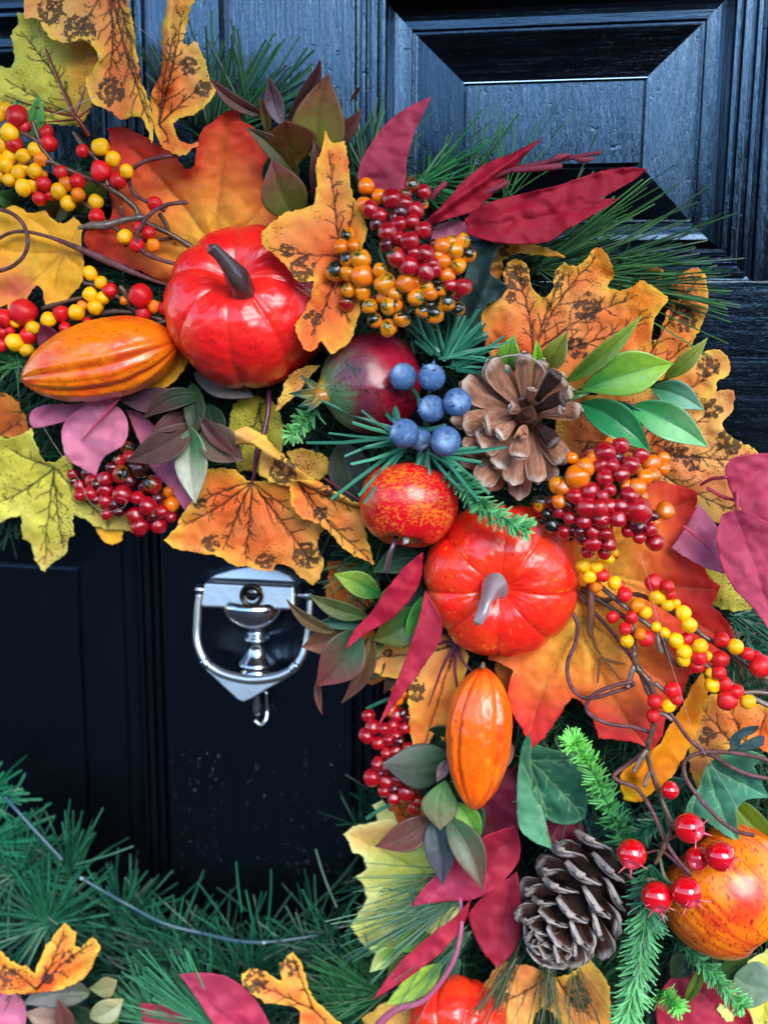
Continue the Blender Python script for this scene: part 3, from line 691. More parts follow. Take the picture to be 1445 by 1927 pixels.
bail([(376, 1118, .018, 8), (373, 1150, .020, 9), (371, 1200, .024, 9), (378, 1228, .028, 9.5), (388, 1247, .031, 10)])
bail([(584, 1128, .018, 8), (583, 1155, .020, 9), (579, 1200, .024, 9), (571, 1232, .028, 9.5), (556, 1256, .031, 10)])
for a, b in (((384, 1243), (392, 1253)), ((560, 1250), (551, 1262))): tube('collar', [(a[0], a[1], .031, 12), (b[0], b[1], .032, 12)], 'chrome', (255, 255, 255), kn, sides=14)
tube('bail', [(390, 1250, .031, 10), (420, 1268, .033, 10.5), (470, 1279, .034, 11), (520, 1274, .033, 10.5), (553, 1259, .031, 10)], 'satin_chrome', (255, 255, 255), kn, sides=14)
ext('strike_plate', [(384, 1256), (430, 1272), (472, 1280), (520, 1273), (558, 1260), (540, 1276), (505, 1294), (478, 1310), (462, 1316), (450, 1310), (420, 1286)], .024, .034, bev=.0015, m='satin_chrome', lean=.00012)
lathe('striker', 484, 1330, .012, [(-24, .3), (-20, 5), (-10, 9), (4, 9), (14, 6), (24, 5)], axis=(0, 0, 1))
tube('hook', [(501, 1300, .008, 4), (503, 1335, .010, 4.5), (500, 1356, .014, 5), (490, 1364, .018, 5.5), (480, 1356, .019, 5)], 'chrome', (255, 255, 255), kn, sides=10)

# ================================================================== GARLAND BASE: massed pine needles on a wire
def inband(x, y):
    r = math.hypot((x-330)/1.0, (y-1330)/1.0); return r
B_, D_, L_, C_ = [], [], [], []
cnt = 0
while cnt < 620:
    x = rnd.uniform(-120, 1560); y = rnd.uniform(20, 2050); r = inband(x, y)
    hole = 455 if y < 1500 else 400
    if x > 300 and y > 1650 and y < 1850 and r < 500: pass
    a = math.atan2(y-1330, x-330)
    outer = 1110+60*math.sin(a*5)
    if r < hole or r > outer: continue
    if y > 1500 and x < 700:           # the emerald bottom run
        if y < 1710+.10*x-70*(x < 90): continue
    if x < 330 and y < 1500 and y > 1010: continue
    if y < 330 and x > 620: continue
    if x > 900 and y < 470: continue
    if x > 1240 and y < 760: continue
    cnt += 1
    n = 34; d = rnd.uniform(.008, .034); tang = math.degrees(math.atan2(-(y-1330), x-330))+90+rnd.uniform(-50, 50)
    if rnd.random() < .5: tang += 180
    em = (y > 1480 and x < 760)
    b, dd, l = fan(x, y, d, n, tang, 62, 40, 100 if not em else 115, .2, .45, 24)
    B_.append(b); D_.append(dd); L_.append(l)
    C_.append(ncol(n, (6, 38, 28) if em else (12, 44, 28), (24, 80, 58) if em else (36, 88, 54)))
gl = thing('pine_garland', 'dense dark green artificial pine wreath carrying all the leaves and fruit', 'wreath', P(330, 1700, .02))
needles('needle_mass', gl, np.concatenate(B_), np.concatenate(D_), np.concatenate(L_), 3.6*.0004, np.concatenate(C_), bend=.14)
tube('frame_wire', [(330+430*math.cos(t), 1330-470*math.sin(t), .012, 4) for t in np.linspace(-2.6, 2.6, 30)][::-1], 'twig', (30, 60, 42), gl, sides=6)
tube('frame_wire', [(330+760*math.cos(t), 1330-800*math.sin(t), .012, 4) for t in np.linspace(-1.2, 2.3, 30)][::-1], 'twig', (30, 60, 42), gl, sides=6)

# ground in front of the door, with a bank added to darken low reflections (seen only mirrored in the gloss paint and chrome)
gx, gy = np.meshgrid(np.linspace(-60, 60, 61), np.r_[.3, 0, -1, -2, -4, -7, -9, -11, -13, -16, -20, -30, -60]); gz = 5.6*sst(9, 20, -gy)+.5*(fbm(gx/3, gy/3, 5)-.5)*sst(8, 14, -gy)
gr_ = mk('ground', np.stack([gx, gy, gz], -1).reshape(-1, 3), grid_faces(13, 61), mix(lin((44, 43, 45)), lin((24, 32, 22)), sst(6, 9, -gy)).reshape(-1, 3), 'stone', None); gr_['kind'] = 'structure'
# ================================================================== MAPLE AND OTHER CLOTH LEAVES
ML, WL, IV = 'maple_leaf', 'willow_leaf', 'ivy_leaf'
leaf(ML, 'yellow green maple leaf with a red stem at the top left corner', [(-20, 118), (20, 128), (27, 118), (22, 60), (34, 45), (32, 22), (60, 30), (110, 50), (180, 80), (188, 150), (172, 200), (150, 238), (100, 234), (60, 226), (30, 205), (-20, 190)], .055, 'yellowgreen', (143, 216), [(88, 95), (10, 150), (5, 190), (165, 150), (40, 60)], grad=[(90, 150, 175, 130, (222, 140, 40))], spk=.15, tilt=(.006, 0))
leaf(ML, 'large peach maple leaf with black lace patches hanging from the top edge', [(40, -30), (45, 0), (47, 35), (70, 33), (82, 52), (100, 75), (130, 82), (158, 74), (180, 92), (186, 110), (180, 125), (163, 148), (166, 175), (180, 198), (205, 207), (230, 226), (255, 220), (270, 226), (286, 270), (290, 240), (281, 190), (262, 142), (263, 125), (256, 90), (250, 50), (242, 0), (236, -30)], .083, 'amber', (200, -60), [(255, 135), (205, 165), (90, 20), (150, 60), (282, 230)], blot=[(150, 58, 38), (95, 24, 30), (210, 172, 32)], spk=.12, grad=[(120, 60, 250, 80, (236, 124, 62))], fold=[(250, -20, 262, 130, .012, 22)], tilt=(.008, .004))
leaf(ML, 'narrow folded peach maple leaf with black patches beside the large one', [(318, -30), (312, 20), (305, 60), (303, 130), (291, 165), (284, 195), (287, 230), (298, 262), (320, 287), (345, 291), (375, 270), (348, 268), (330, 250), (325, 232), (340, 222), (365, 215), (392, 195), (407, 170), (396, 150), (386, 110), (366, 75), (355, 85), (343, 82), (352, 50), (356, 25), (368, 0), (376, -30)], .086, 'amber', (300, 235), [(330, 60), (380, 165), (318, 270), (345, 20)], blot=[(357, 125, 22), (384, 168, 20)], grad=[(370, 120, 300, 140, (232, 112, 48))], fold=[(322, -20, 316, 160, .012, 14)], spk=.12, cfar=30)
leaf(ML, 'big red to gold maple leaf spread behind the upper pumpkin', [(202, 242), (228, 238), (258, 250), (283, 264), (300, 275), (322, 290), (350, 318), (368, 313), (371, 275), (384, 240), (400, 230), (420, 214), (449, 203), (453, 226), (476, 240), (500, 275), (502, 300), (495, 320), (506, 350), (532, 402), (550, 470), (500, 600), (420, 610), (330, 545), (240, 500), (175, 478), (157, 452), (165, 432), (206, 415), (212, 400), (203, 350), (200, 300), (208, 270)], .052, 'sunset', (405, 470), [(425, 240), (250, 280), (190, 440), (300, 560), (500, 380)], side=.35, wide=2.2, cfar=115, relief=.007, tilt=(0, -.004), fray=.9)
leaf(ML, 'yellow maple leaf blushing pink on its lower left at the left edge', [(-30, 392), (0, 398), (22, 386), (45, 395), (60, 402), (85, 393), (97, 411), (120, 422), (140, 408), (160, 426), (154, 450), (158, 500), (155, 530), (145, 546), (130, 560), (115, 576), (95, 584), (84, 568), (80, 545), (72, 538), (60, 545), (50, 566), (20, 586), (14, 572), (-5, 582), (-30, 590)], .074, 'gold', (122, 474), [(60, 410), (10, 470), (30, 560), (100, 560), (150, 500), (150, 425)], side=0, wide=2.2, grad=[(70, 480, 5, 570, (232, 104, 84))], cfar=60, fray=1.2)
leaf(ML, 'upright orange maple leaf overlapping the right side of the upper pumpkin', [(612, 243), (624, 270), (650, 265), (655, 300), (660, 350), (672, 390), (690, 430), (684, 460), (674, 500), (678, 560), (672, 605), (655, 645), (622, 668), (604, 642), (588, 662), (570, 655), (554, 612), (570, 590), (586, 555), (590, 530), (560, 528), (542, 505), (520, 482), (494, 460), (492, 440), (510, 420), (540, 400), (572, 392), (590, 385), (597, 350), (594, 310), (603, 290), (609, 262)], .122, 'orange', (640, 482), [(620, 285), (505, 468), (585, 632), (655, 610), (665, 380)], blot=[(570, 505, 28), (590, 600, 20), (540, 472, 18)], spk=.12, tilt=(-.006, .002), bend=(0, .006), side=.8)
leaf(ML, 'curled yellow edged leaf scrap lying over the brown sprig left of centre', [(443, 836), (441, 811), (458, 804), (490, 815), (520, 840), (545, 865), (562, 882), (592, 905), (565, 915), (540, 916), (510, 906), (490, 896), (488, 870), (495, 852), (480, 838), (460, 838)], .102, 'amber', blot=[(535, 885, 32)], tilt=(0, -.012), fold=[(445, 815, 560, 885, .010, 14)], fray=1.6)
leaf(ML, 'orange pointed maple lobe drooping left of the speckled apple', [(545, 902), (568, 905), (592, 904), (625, 920), (660, 940), (716, 963), (702, 975), (684, 990), (695, 1025), (705, 1062), (680, 1051), (650, 1036), (622, 1003), (600, 988), (560, 972), (548, 940)], .098, 'orange', (560, 905), [(700, 1055), (705, 965), (600, 980)], blot=[(625, 925, 18), (605, 965, 15)], fold=[(560, 900, 710, 962, .008, 12)], fray=1.7, spk=.1)
leaf(ML, 'broad orange maple leaf with black veins hanging over the door knocker', [(370, 886), (400, 880), (440, 884), (470, 905), (500, 905), (548, 915), (562, 970), (620, 990), (602, 1005), (598, 1030), (608, 1055), (604, 1080), (590, 1103), (566, 1086), (545, 1066), (520, 1060), (512, 1076), (480, 1070), (430, 1058), (408, 1046), (370, 1040), (330, 1031), (307, 1017), (330, 995), (341, 970), (355, 950), (372, 928)], .078, 'orange', (474, 908), [(345, 990), (462, 1062), (590, 1060), (375, 945), (545, 960), (420, 1035)], blot=[(577, 1045, 32), (398, 1022, 20), (500, 1055, 21), (378, 948, 16)], spk=.14, tilt=(0, -.01), grad=[(540, 990, 600, 1090, (230, 160, 74))], cfar=110)
leaf(ML, 'yellow green maple leaf with dark veins hanging at the left above the door', [(-30, 812), (0, 820), (20, 826), (50, 812), (60, 805), (68, 840), (86, 870), (105, 868), (124, 858), (136, 872), (140, 905), (165, 925), (232, 960), (247, 1000), (200, 995), (180, 990), (160, 978), (140, 968), (138, 985), (142, 1006), (130, 1014), (125, 1040), (105, 1055), (85, 1076), (65, 1052), (60, 1020), (44, 1014), (40, 970), (20, 974), (0, 984), (-30, 985)], .062, 'yellowgreen', (103, 880), [(0, 945), (85, 1060), (20, 845), (210, 985), (120, 1030)], spk=.17, grad=[(150, 940, 230, 990, (222, 150, 84)), (95, 1000, 90, 1070, (232, 160, 90))], tilt=(0, -.008))
leaf(ML, 'small amber leaf tip showing under the yellow green leaf', [(180, 988), (210, 990), (232, 993), (230, 1016), (215, 1022), (200, 1020), (188, 1006)], .05, 'gold')
leaf(ML, 'shaded rust leaf at the left edge below the orange pod', [(-30, 735), (10, 742), (30, 752), (45, 780), (57, 812), (30, 826), (0, 820), (-30, 815)], .045, 'rust', (0, 820), [(40, 790), (-10, 750)])
leaf(ML, 'wide orange maple leaf with black veins above the light brown pine cone', [(905, 590), (912, 640), (930, 690), (960, 722), (1040, 728), (1090, 732), (1120, 703), (1180, 690), (1206, 652), (1225, 645), (1231, 600), (1259, 565), (1240, 546), (1206, 530), (1175, 545), (1140, 541), (1155, 520), (1146, 490), (1131, 464), (1110, 475), (1101, 490), (1080, 500), (1060, 495), (1046, 510), (1036, 550), (1020, 560), (1002, 541), (995, 510), (987, 494), (975, 488), (960, 491), (948, 505), (945, 540), (925, 565)], .075, 'orange', (1002, 668), [(968, 505), (1120, 485), (1190, 560), (1225, 592), (915, 650), (1060, 510)], blot=[(970, 520, 32), (1048, 525, 20), (1105, 580, 32), (1085, 655, 25), (960, 560, 15)], spk=.16, grad=[(1090, 520, 1140, 480, (238, 118, 16))], cfar=50, bend=(.4, .003))
leaf(ML, 'curled amber leaf edge under the long crimson leaf', [(913, 522), (908, 490), (925, 470), (960, 458), (1000, 458), (1040, 470), (1062, 485), (1030, 483), (990, 478), (960, 480), (942, 490), (946, 510), (935, 532)], .070, 'orange', blot=[(950, 470, 15)], fold=[(915, 500, 1050, 478, .008, 10)])
leaf(ML, 'orange maple leaf standing at the far right behind the wide one', [(1160, 700), (1190, 650), (1235, 640), (1250, 600), (1262, 560), (1265, 530), (1290, 510), (1310, 502), (1325, 515), (1331, 550), (1330, 585), (1316, 620), (1300, 650), (1295, 680), (1282, 704), (1240, 715)], .056, 'orange', (1200, 712), [(1315, 520), (1300, 640)], blot=[(1285, 600, 32)], spk=.1)
leaf(ML, 'small orange leaf tip poking up between the needles on the right', [(1195, 530), (1200, 515), (1212, 497), (1230, 503), (1246, 507), (1243, 530), (1225, 545), (1200, 545)], .05, 'orange')
leaf(ML, 'orange ruffled leaf lobe right of the bright green sprig', [(1240, 740), (1270, 700), (1300, 680), (1325, 661), (1355, 657), (1373, 682), (1370, 705), (1350, 720), (1345, 740), (1320, 752), (1280, 765)], .064, 'amber', (1250, 750), [(1350, 690)], blot=[(1330, 690, 25)], grad=[(1300, 700, 1260, 750, (236, 140, 70))])
leaf(ML, 'large pale orange maple leaf with black patches at the right edge', [(1320, 752), (1350, 735), (1380, 735), (1378, 770), (1360, 795), (1366, 815), (1400, 835), (1440, 860), (1470, 880), (1470, 975), (1400, 985), (1350, 985), (1300, 950), (1240, 905), (1200, 890), (1100, 880), (1040, 850), (1050, 760), (1200, 730)], .05, 'amber', (1190, 850), [(1350, 770), (1420, 870), (1380, 960), (1080, 830), (1250, 760)], blot=[(1340, 770, 22), (1372, 832, 30), (1270, 845, 25), (1110, 850, 18), (1300, 870, 20)], spk=.16, grad=[(1220, 840, 1120, 820, (232, 130, 66))])
leaf(ML, 'red edged gold maple leaf under the right berry cluster', [(1040, 1080), (1060, 1030), (1100, 1000), (1160, 950), (1200, 905), (1230, 903), (1270, 912), (1312, 926), (1310, 950), (1292, 995), (1320, 1030), (1330, 1080), (1356, 1105), (1336, 1140), (1360, 1160), (1380, 1195), (1386, 1225), (1350, 1250), (1290, 1270), (1200, 1200), (1110, 1140)], .062, 'sunset', (1110, 1070), [(1300, 940), (1345, 1110), (1370, 1215), (1200, 960)], side=.2, wide=2.0, cfar=130, relief=.005, grad=[(1150, 1060, 1330, 1080, (214, 50, 40))], fray=.9)
leaf(ML, 'broad gold and coral maple leaf below and right of the lower pumpkin', [(918, 1240), (930, 1180), (980, 1120), (1050, 1080), (1110, 1110), (1180, 1150), (1250, 1200), (1300, 1255), (1290, 1290), (1275, 1330), (1252, 1352), (1245, 1385), (1225, 1413), (1200, 1400), (1178, 1394), (1125, 1390), (1113, 1350), (1092, 1320), (1075, 1312), (1042, 1362), (1022, 1390), (1000, 1406), (984, 1378), (962, 1335), (956, 1300), (965, 1262), (945, 1250)], .070, 'sunset', (1098, 1160), [(990, 1390), (1210, 1400), (930, 1230), (1270, 1300), (1060, 1300)], side=.15, wide=2.2, cfar=125, relief=.007, fray=.9, grad=[(1010, 1290, 1000, 1400, (214, 58, 60))])
leaf(ML, 'orange brown veined maple leaf at the right edge below the berry sprays', [(1295, 1400), (1298, 1335), (1345, 1306), (1400, 1320), (1470, 1335), (1470, 1430), (1400, 1400), (1370, 1412), (1342, 1440), (1350, 1480), (1320, 1500), (1300, 1460)], .052, 'orange', (1420, 1440), [(1320, 1330), (1310, 1420), (1440, 1345), (1370, 1330)], blot=[(1330, 1385, 20)], spk=.16, grad=[(1400, 1350, 1330, 1400, (206, 120, 66))])
leaf(ML, 'twisted saffron leaf between the brown tendrils on the right', [(1320, 1268), (1331, 1290), (1322, 1330), (1310, 1380), (1290, 1420), (1262, 1460), (1230, 1490), (1205, 1510), (1172, 1505), (1166, 1470), (1172, 1445), (1200, 1422), (1240, 1400), (1256, 1370), (1282, 1330), (1302, 1290)], .066, 'saffron', fold=[(1310, 1290, 1200, 1460, .010, 14)], grad=[(1200, 1460, 1180, 1510, (190, 180, 20))])
leaf(ML, 'pale orange maple leaf with purple ribs between lower pumpkin and pod', [(695, 1226), (720, 1216), (745, 1200), (765, 1168), (800, 1190), (850, 1200), (882, 1230), (872, 1280), (850, 1335), (842, 1370), (836, 1396), (822, 1380), (811, 1390), (804, 1416), (780, 1406), (772, 1380), (768, 1330), (765, 1290), (755, 1280), (730, 1275), (702, 1263), (692, 1245)], .074, 'amber', (858, 1215), [(710, 1235), (800, 1400)], grad=[(740, 1240, 810, 1340, (236, 128, 54))], blot=[(780, 1300, 25), (730, 1228, 12)], side=0, cfar=20, bend=(0, -.004))
leaf(ML, 'lime and orange maple leaf against the dark door in the lower middle', [(648, 1570), (665, 1556), (695, 1550), (706, 1545), (735, 1540), (770, 1570), (800, 1590), (840, 1640), (870, 1700), (830, 1770), (760, 1800), (722, 1800), (692, 1786), (661, 1745), (676, 1715), (690, 1690), (683, 1665), (671, 1650), (690, 1634), (680, 1610), (665, 1606), (655, 1586)], .046, 'lime', (800, 1640), [(660, 1570), (670, 1740), (720, 1790)], side=.3, grad=[(720, 1625, 700, 1560, (236, 156, 70))], spk=.06)
leaf(ML, 'thin lime leaf strip peeking above the lime and orange leaf', [(703, 1516), (720, 1504), (738, 1530), (764, 1572), (740, 1580), (712, 1548)], .04, 'lime')
leaf(ML, 'rusty leaf hidden behind the lower left crimson berries', [(728, 1500), (780, 1470), (800, 1530), (800, 1590), (760, 1570), (740, 1540)], .036, 'rust', (790, 1590), [(745, 1505), (780, 1480)])
leaf(ML, 'orange maple leaf with dark smudges at the bottom under the dark pine cone', [(904, 1870), (920, 1840), (945, 1808), (1000, 1820), (1050, 1840), (1110, 1808), (1142, 1850), (1149, 1900), (1145, 1950), (1060, 1950), (1040, 1906), (1020, 1896), (1005, 1912), (1000, 1950), (925, 1950), (915, 1905)], .062, 'amber', (1040, 1830), [(930, 1890), (1120, 1920), (1060, 1940)], blot=[(940, 1875, 20), (1090, 1880, 25)], spk=.12, grad=[(1060, 1870, 1120, 1900, (236, 140, 72))])
leaf(ML, 'small crumpled orange maple leaf near the bottom left corner', [(-20, 1786), (8, 1795), (25, 1812), (55, 1820), (66, 1833), (80, 1795), (100, 1764), (122, 1738), (145, 1755), (140, 1781), (155, 1785), (165, 1770), (175, 1762), (188, 1780), (180, 1806), (165, 1835), (130, 1856), (90, 1866), (40, 1869), (10, 1870), (-20, 1862)], .098, 'orange', (70, 1862), [(122, 1745), (0, 1815), (175, 1775)], blot=[(12, 1840, 25), (130, 1800, 15), (90, 1840, 15)], spk=.16, tilt=(0, .012), fold=[(40, 1868, 180, 1790, .01, 14)])
leaf(ML, 'small orange maple leaf with two black tipped lobes at the bottom middle', [(455, 1832), (470, 1826), (490, 1825), (512, 1836), (531, 1846), (528, 1812), (552, 1792), (566, 1810), (578, 1850), (592, 1882), (642, 1930), (645, 1955), (556, 1955), (566, 1902), (540, 1890), (500, 1886), (472, 1868), (458, 1850)], .085, 'orange', (590, 1900), [(470, 1845), (550, 1800), (620, 1940)], blot=[(480, 1848, 28), (545, 1820, 20)], spk=.08, tilt=(0, .01))
leaf(ML, 'mottled amber leaf scrap at the bottom left of the lowest pumpkin', [(683, 1916), (700, 1902), (722, 1888), (770, 1885), (800, 1900), (790, 1955), (690, 1955)], .06, 'amber', spk=.16)
leaf(ML, 'yellow maple leaf filling the bottom right corner', [(1368, 1850), (1400, 1815), (1470, 1770), (1470, 1960), (1400, 1960), (1350, 1900)], .045, 'lime', (1440, 1830), [(1380, 1900), (1440, 1950)], spk=.12, grad=[(1380, 1880, 1440, 1860, (214, 206, 50))])
leaf(ML, 'dark yellow green leaf in the shade below the upper pumpkin', [(440, 760), (470, 742), (520, 760), (536, 830), (505, 892), (450, 886), (432, 830)], .046, 'yellowgreen', (490, 760), [(450, 850), (510, 870)], spk=.19, grad=[(480, 800, 490, 880, (150, 130, 30))])
leaf(ML, 'small speckled amber leaf tip directly under the upper pumpkin', [(516, 776), (530, 738), (545, 705), (575, 690), (602, 688), (582, 710), (562, 740), (532, 766)], .09, 'amber', spk=.17)
leaf(ML, 'amber leaf tip under the right end of the left pod', [(262, 712), (300, 680), (345, 645), (351, 680), (332, 712), (302, 740), (281, 768), (268, 742)], .073, 'gold')
leaf(ML, 'speckled orange leaf between the pale fir tuft and the curled scrap', [(540, 850), (570, 845), (612, 860), (625, 885), (600, 905), (560, 895)], .052, 'amber', spk=.2)
leaf(ML, 'deep orange leaf scrap behind the green sprig under the apple', [(616, 1056), (650, 1058), (690, 1056), (718, 1100), (690, 1150), (640, 1145), (620, 1100)], .034, 'rust', (700, 1150), [(625, 1070), (680, 1070)], spk=.15)
leaf(ML, 'yellow green leaf under the mauve leaf at the right edge', [(1310, 1060), (1360, 1075), (1430, 1125), (1405, 1150), (1345, 1142), (1320, 1110)], .05, 'yellowgreen', spk=.2)
leaf(ML, 'orange leaf scrap behind the brown leaves right of the knocker', [(612, 1100), (650, 1090), (700, 1180), (740, 1270), (700, 1290), (640, 1240)], .028, 'rust')
leaf(ML, 'brown gold leaf in the gap left of the lower pumpkin and pod', [(930, 1250), (960, 1240), (990, 1290), (985, 1340), (950, 1330), (935, 1290)], .055, 'rust')

leaf(WL, 'upright dusty pink leaf pointing up above the glossy berries', [(672, 335), (681, 300), (705, 260), (735, 225), (770, 200), (811, 182), (796, 215), (780, 250), (766, 300), (762, 362), (740, 372), (690, 360)], .088, 'rose', grad=[(720, 260, 690, 360, (130, 34, 60))], fray=.4, curl=.004, bend=(-.9, .006), mt='plain_cloth')
leaf(WL, 'narrow crimson leaf pointing up to the right from the berries', [(798, 418), (830, 388), (868, 345), (910, 310), (960, 290), (1029, 254), (990, 290), (956, 330), (925, 368), (890, 398), (850, 410), (812, 421)], .096, 'crimson', fray=.5, fold=[(800, 418, 1029, 254, .006, 8)], mt='plain_cloth')
leaf(WL, 'long broad crimson leaf crossing the lower door panel', [(874, 412), (905, 388), (980, 365), (1050, 349), (1120, 325), (1180, 315), (1217, 318), (1182, 345), (1130, 374), (1166, 374), (1130, 396), (1070, 430), (1030, 455), (960, 459), (905, 450), (880, 440)], .098, 'crimson', (880, 425), [(1200, 322), (1150, 380)], side=0, wide=.8, fray=.5, mt='plain_cloth')
leaf(WL, 'mauve leaf sliver behind the yellow berries under the crimson leaves', [(810, 455), (815, 430), (850, 415), (876, 418), (880, 440), (850, 460)], .075, 'mauve', fray=.3, mt='plain_cloth')
leaf(WL, 'upper rose pink oval leaf cut by the right edge', [(1364, 880), (1372, 866), (1395, 857), (1470, 852), (1470, 992), (1412, 976), (1378, 932)], .108, 'rose', fray=.4, bend=(0, -.004), mt='plain_cloth')
leaf(WL, 'lower rose pink oval leaf cut by the right edge', [(1348, 1005), (1358, 968), (1390, 959), (1430, 975), (1470, 1000), (1470, 1215), (1420, 1150), (1375, 1100), (1353, 1050)], .112, 'rose', (1380, 960), [(1455, 1180)], side=0, wide=.9, fray=.4, mt='plain_cloth')
leaf(WL, 'pale mauve leaf with a pink midrib right of the red maple leaf', [(1262, 1031), (1290, 990), (1314, 948), (1340, 978), (1354, 1002), (1362, 1080), (1312, 1062)], .082, 'mauve', fray=.4, mt='plain_cloth')
leaf(WL, 'crimson leaf pointing down left over the green sprig', [(650, 1222), (664, 1190), (700, 1150), (730, 1105), (760, 1068), (796, 1038), (792, 1090), (770, 1130), (735, 1165), (690, 1192)], .122, 'crimson', fray=.5, bend=(.8, -.004), mt='plain_cloth', grad=[(770, 1070, 660, 1200, (186, 30, 60))])
leaf(WL, 'long crimson leaf hanging straight down left of the lower pumpkin', [(800, 1112), (818, 1140), (832, 1172), (828, 1205), (800, 1250), (770, 1292), (744, 1326), (712, 1365), (738, 1300), (756, 1258), (776, 1202), (792, 1150)], .112, 'wine', fray=.5, grad=[(815, 1180, 730, 1340, (176, 30, 58))], mt='plain_cloth')
leaf(WL, 'small mauve leaf tucked under the left pod at its left end', [(55, 790), (62, 771), (90, 762), (150, 760), (222, 742), (218, 757), (160, 778), (100, 800), (62, 806)], .075, 'mauve', fray=.4, mt='plain_cloth')
leaf(WL, 'broad mauve leaf with a pink midrib hanging below the left pod', [(117, 828), (119, 800), (150, 770), (200, 754), (232, 775), (242, 800), (234, 835), (196, 862), (181, 896), (155, 882), (127, 862)], .082, 'mauve', fray=.4, mt='plain_cloth')
leaf(WL, 'narrow mauve leaf running down beside the left crimson berries', [(238, 770), (262, 775), (290, 802), (302, 830), (340, 870), (377, 932), (355, 973), (320, 920), (285, 882), (262, 830)], .066, 'mauve', fray=.4, mt='plain_cloth')
leaf(WL, 'wine leaf sweeping left above the dark pine cone', [(774, 1705), (800, 1668), (860, 1610), (920, 1570), (972, 1553), (978, 1612), (942, 1662), (892, 1692), (840, 1696)], .088, 'wine', (974, 1580), [(790, 1698)], side=0, wide=.8, fray=.4, grad=[(900, 1600, 820, 1700, (172, 54, 88))], mt='plain_cloth')
leaf(WL, 'shaded wine leaf directly behind the right pod', [(868, 1570), (900, 1520), (930, 1460), (975, 1440), (978, 1560), (950, 1572), (905, 1590)], .058, 'darkwine', fray=.4, mt='plain_cloth')
leaf(WL, 'wine leaf pointing down left of the dark pine cone', [(880, 1722), (900, 1695), (930, 1672), (972, 1640), (980, 1700), (972, 1780), (936, 1822), (902, 1782)], .072, 'wine', (960, 1650), [(935, 1810)], side=0, wide=.8, fray=.4, mt='plain_cloth')
leaf(WL, 'slender wine leaf sweeping down to a fine point at the bottom', [(700, 1883), (740, 1825), (780, 1785), (822, 1750), (862, 1720), (887, 1688), (872, 1740), (832, 1790), (780, 1832)], .098, 'wine', fray=.4, mt='plain_cloth')
leaf(WL, 'broad rose leaf at the bottom edge behind the two lobed maple leaf', [(338, 1834), (375, 1830), (430, 1840), (480, 1880), (520, 1955), (420, 1955), (378, 1890)], .078, 'rose', (345, 1836), [(470, 1940)], side=0, wide=.9, fray=.3, grad=[(400, 1850, 480, 1930, (184, 50, 80))], mt='plain_cloth')
leaf(WL, 'low rose leaf lying along the bottom edge left of the middle', [(264, 1888), (320, 1894), (400, 1915), (450, 1955), (275, 1955)], .07, 'rose', fray=.3, mt='plain_cloth')
leaf(WL, 'mauve leaf in the bottom left corner', [(-20, 1856), (20, 1864), (45, 1885), (50, 1910), (42, 1955), (-20, 1955)], .075, 'mauve', fray=.3, mt='plain_cloth')
leaf(WL, 'wine leaf at the bottom right behind the long fir tip', [(1236, 1880), (1262, 1840), (1282, 1818), (1330, 1840), (1410, 1905), (1420, 1955), (1240, 1955)], .05, 'wine', (1280, 1830), [(1400, 1940)], side=0, wide=.9, fray=.3, mt='plain_cloth')
leaf(WL, 'shaded wine leaf tip behind the top of the dark pine cone', [(1025, 1545), (1060, 1530), (1098, 1556), (1100, 1600), (1060, 1610), (1028, 1585)], .055, 'darkwine', fray=.3, mt='plain_cloth')
leaf(WL, 'small dark wine leaf tip above the left pod', [(70, 640), (78, 610), (100, 618), (118, 634), (95, 660), (78, 662)], .088, 'darkwine', fray=.3, mt='plain_cloth')

leaf(IV, 'slate green cloth leaf hanging between berries and orange maple leaf', [(962, 434), (945, 455), (930, 482), (922, 515), (956, 540), (940, 562), (915, 576), (903, 600), (898, 640), (868, 650), (860, 590), (868, 540), (880, 500), (888, 460), (918, 441)], .088, 'slate', fray=.5, fold=[(960, 436, 880, 620, .01, 14)], mt='plain_cloth')
leaf(IV, 'green ivy leaf with pale veins below the coral maple leaf', [(978, 1430), (988, 1405), (1005, 1402), (1040, 1410), (1094, 1418), (1108, 1480), (1100, 1540), (1070, 1552), (1035, 1545), (1000, 1510), (985, 1470)], .072, 'ivy', (995, 1430), [(1090, 1530), (1080, 1430), (1030, 1535)], side=1.1, wide=.6, fray=.5, mt='plain_cloth')
leaf(IV, 'folded pale green ivy lobe pointing down onto the dark pine cone', [(975, 1440), (985, 1395), (994, 1378), (1000, 1402), (998, 1440), (1002, 1460), (1000, 1490), (1018, 1520), (1037, 1597), (1000, 1582), (978, 1560), (972, 1500)], .102, 'ivy', (985, 1440), [(1030, 1590)], side=.6, wide=.5, fray=.5, grad=[(985, 1400, 1020, 1560, (86, 150, 110))], mt='plain_cloth')
leaf(IV, 'grey green cloth leaf with notched edge above the orange gourd', [(1290, 1552), (1292, 1515), (1310, 1488), (1330, 1440), (1374, 1414), (1402, 1410), (1440, 1424), (1418, 1442), (1436, 1480), (1446, 1502), (1402, 1506), (1386, 1522), (1392, 1588), (1362, 1570), (1320, 1540)], .088, 'ivy', (1330, 1440), [(1440, 1498), (1385, 1580), (1300, 1540)], side=.3, wide=.5, fray=.5, grad=[(1350, 1450, 1400, 1540, (70, 140, 112))], mt='plain_cloth')
leaf(IV, 'dark green hooked leaf tip at the right edge above the grey green leaf', [(1374, 1412), (1372, 1392), (1386, 1376), (1412, 1366), (1428, 1366), (1420, 1378), (1396, 1390), (1392, 1402), (1425, 1384), (1438, 1386), (1436, 1402), (1412, 1412)], .09, 'slate', fray=.3, sp=2.6, mt='plain_cloth')
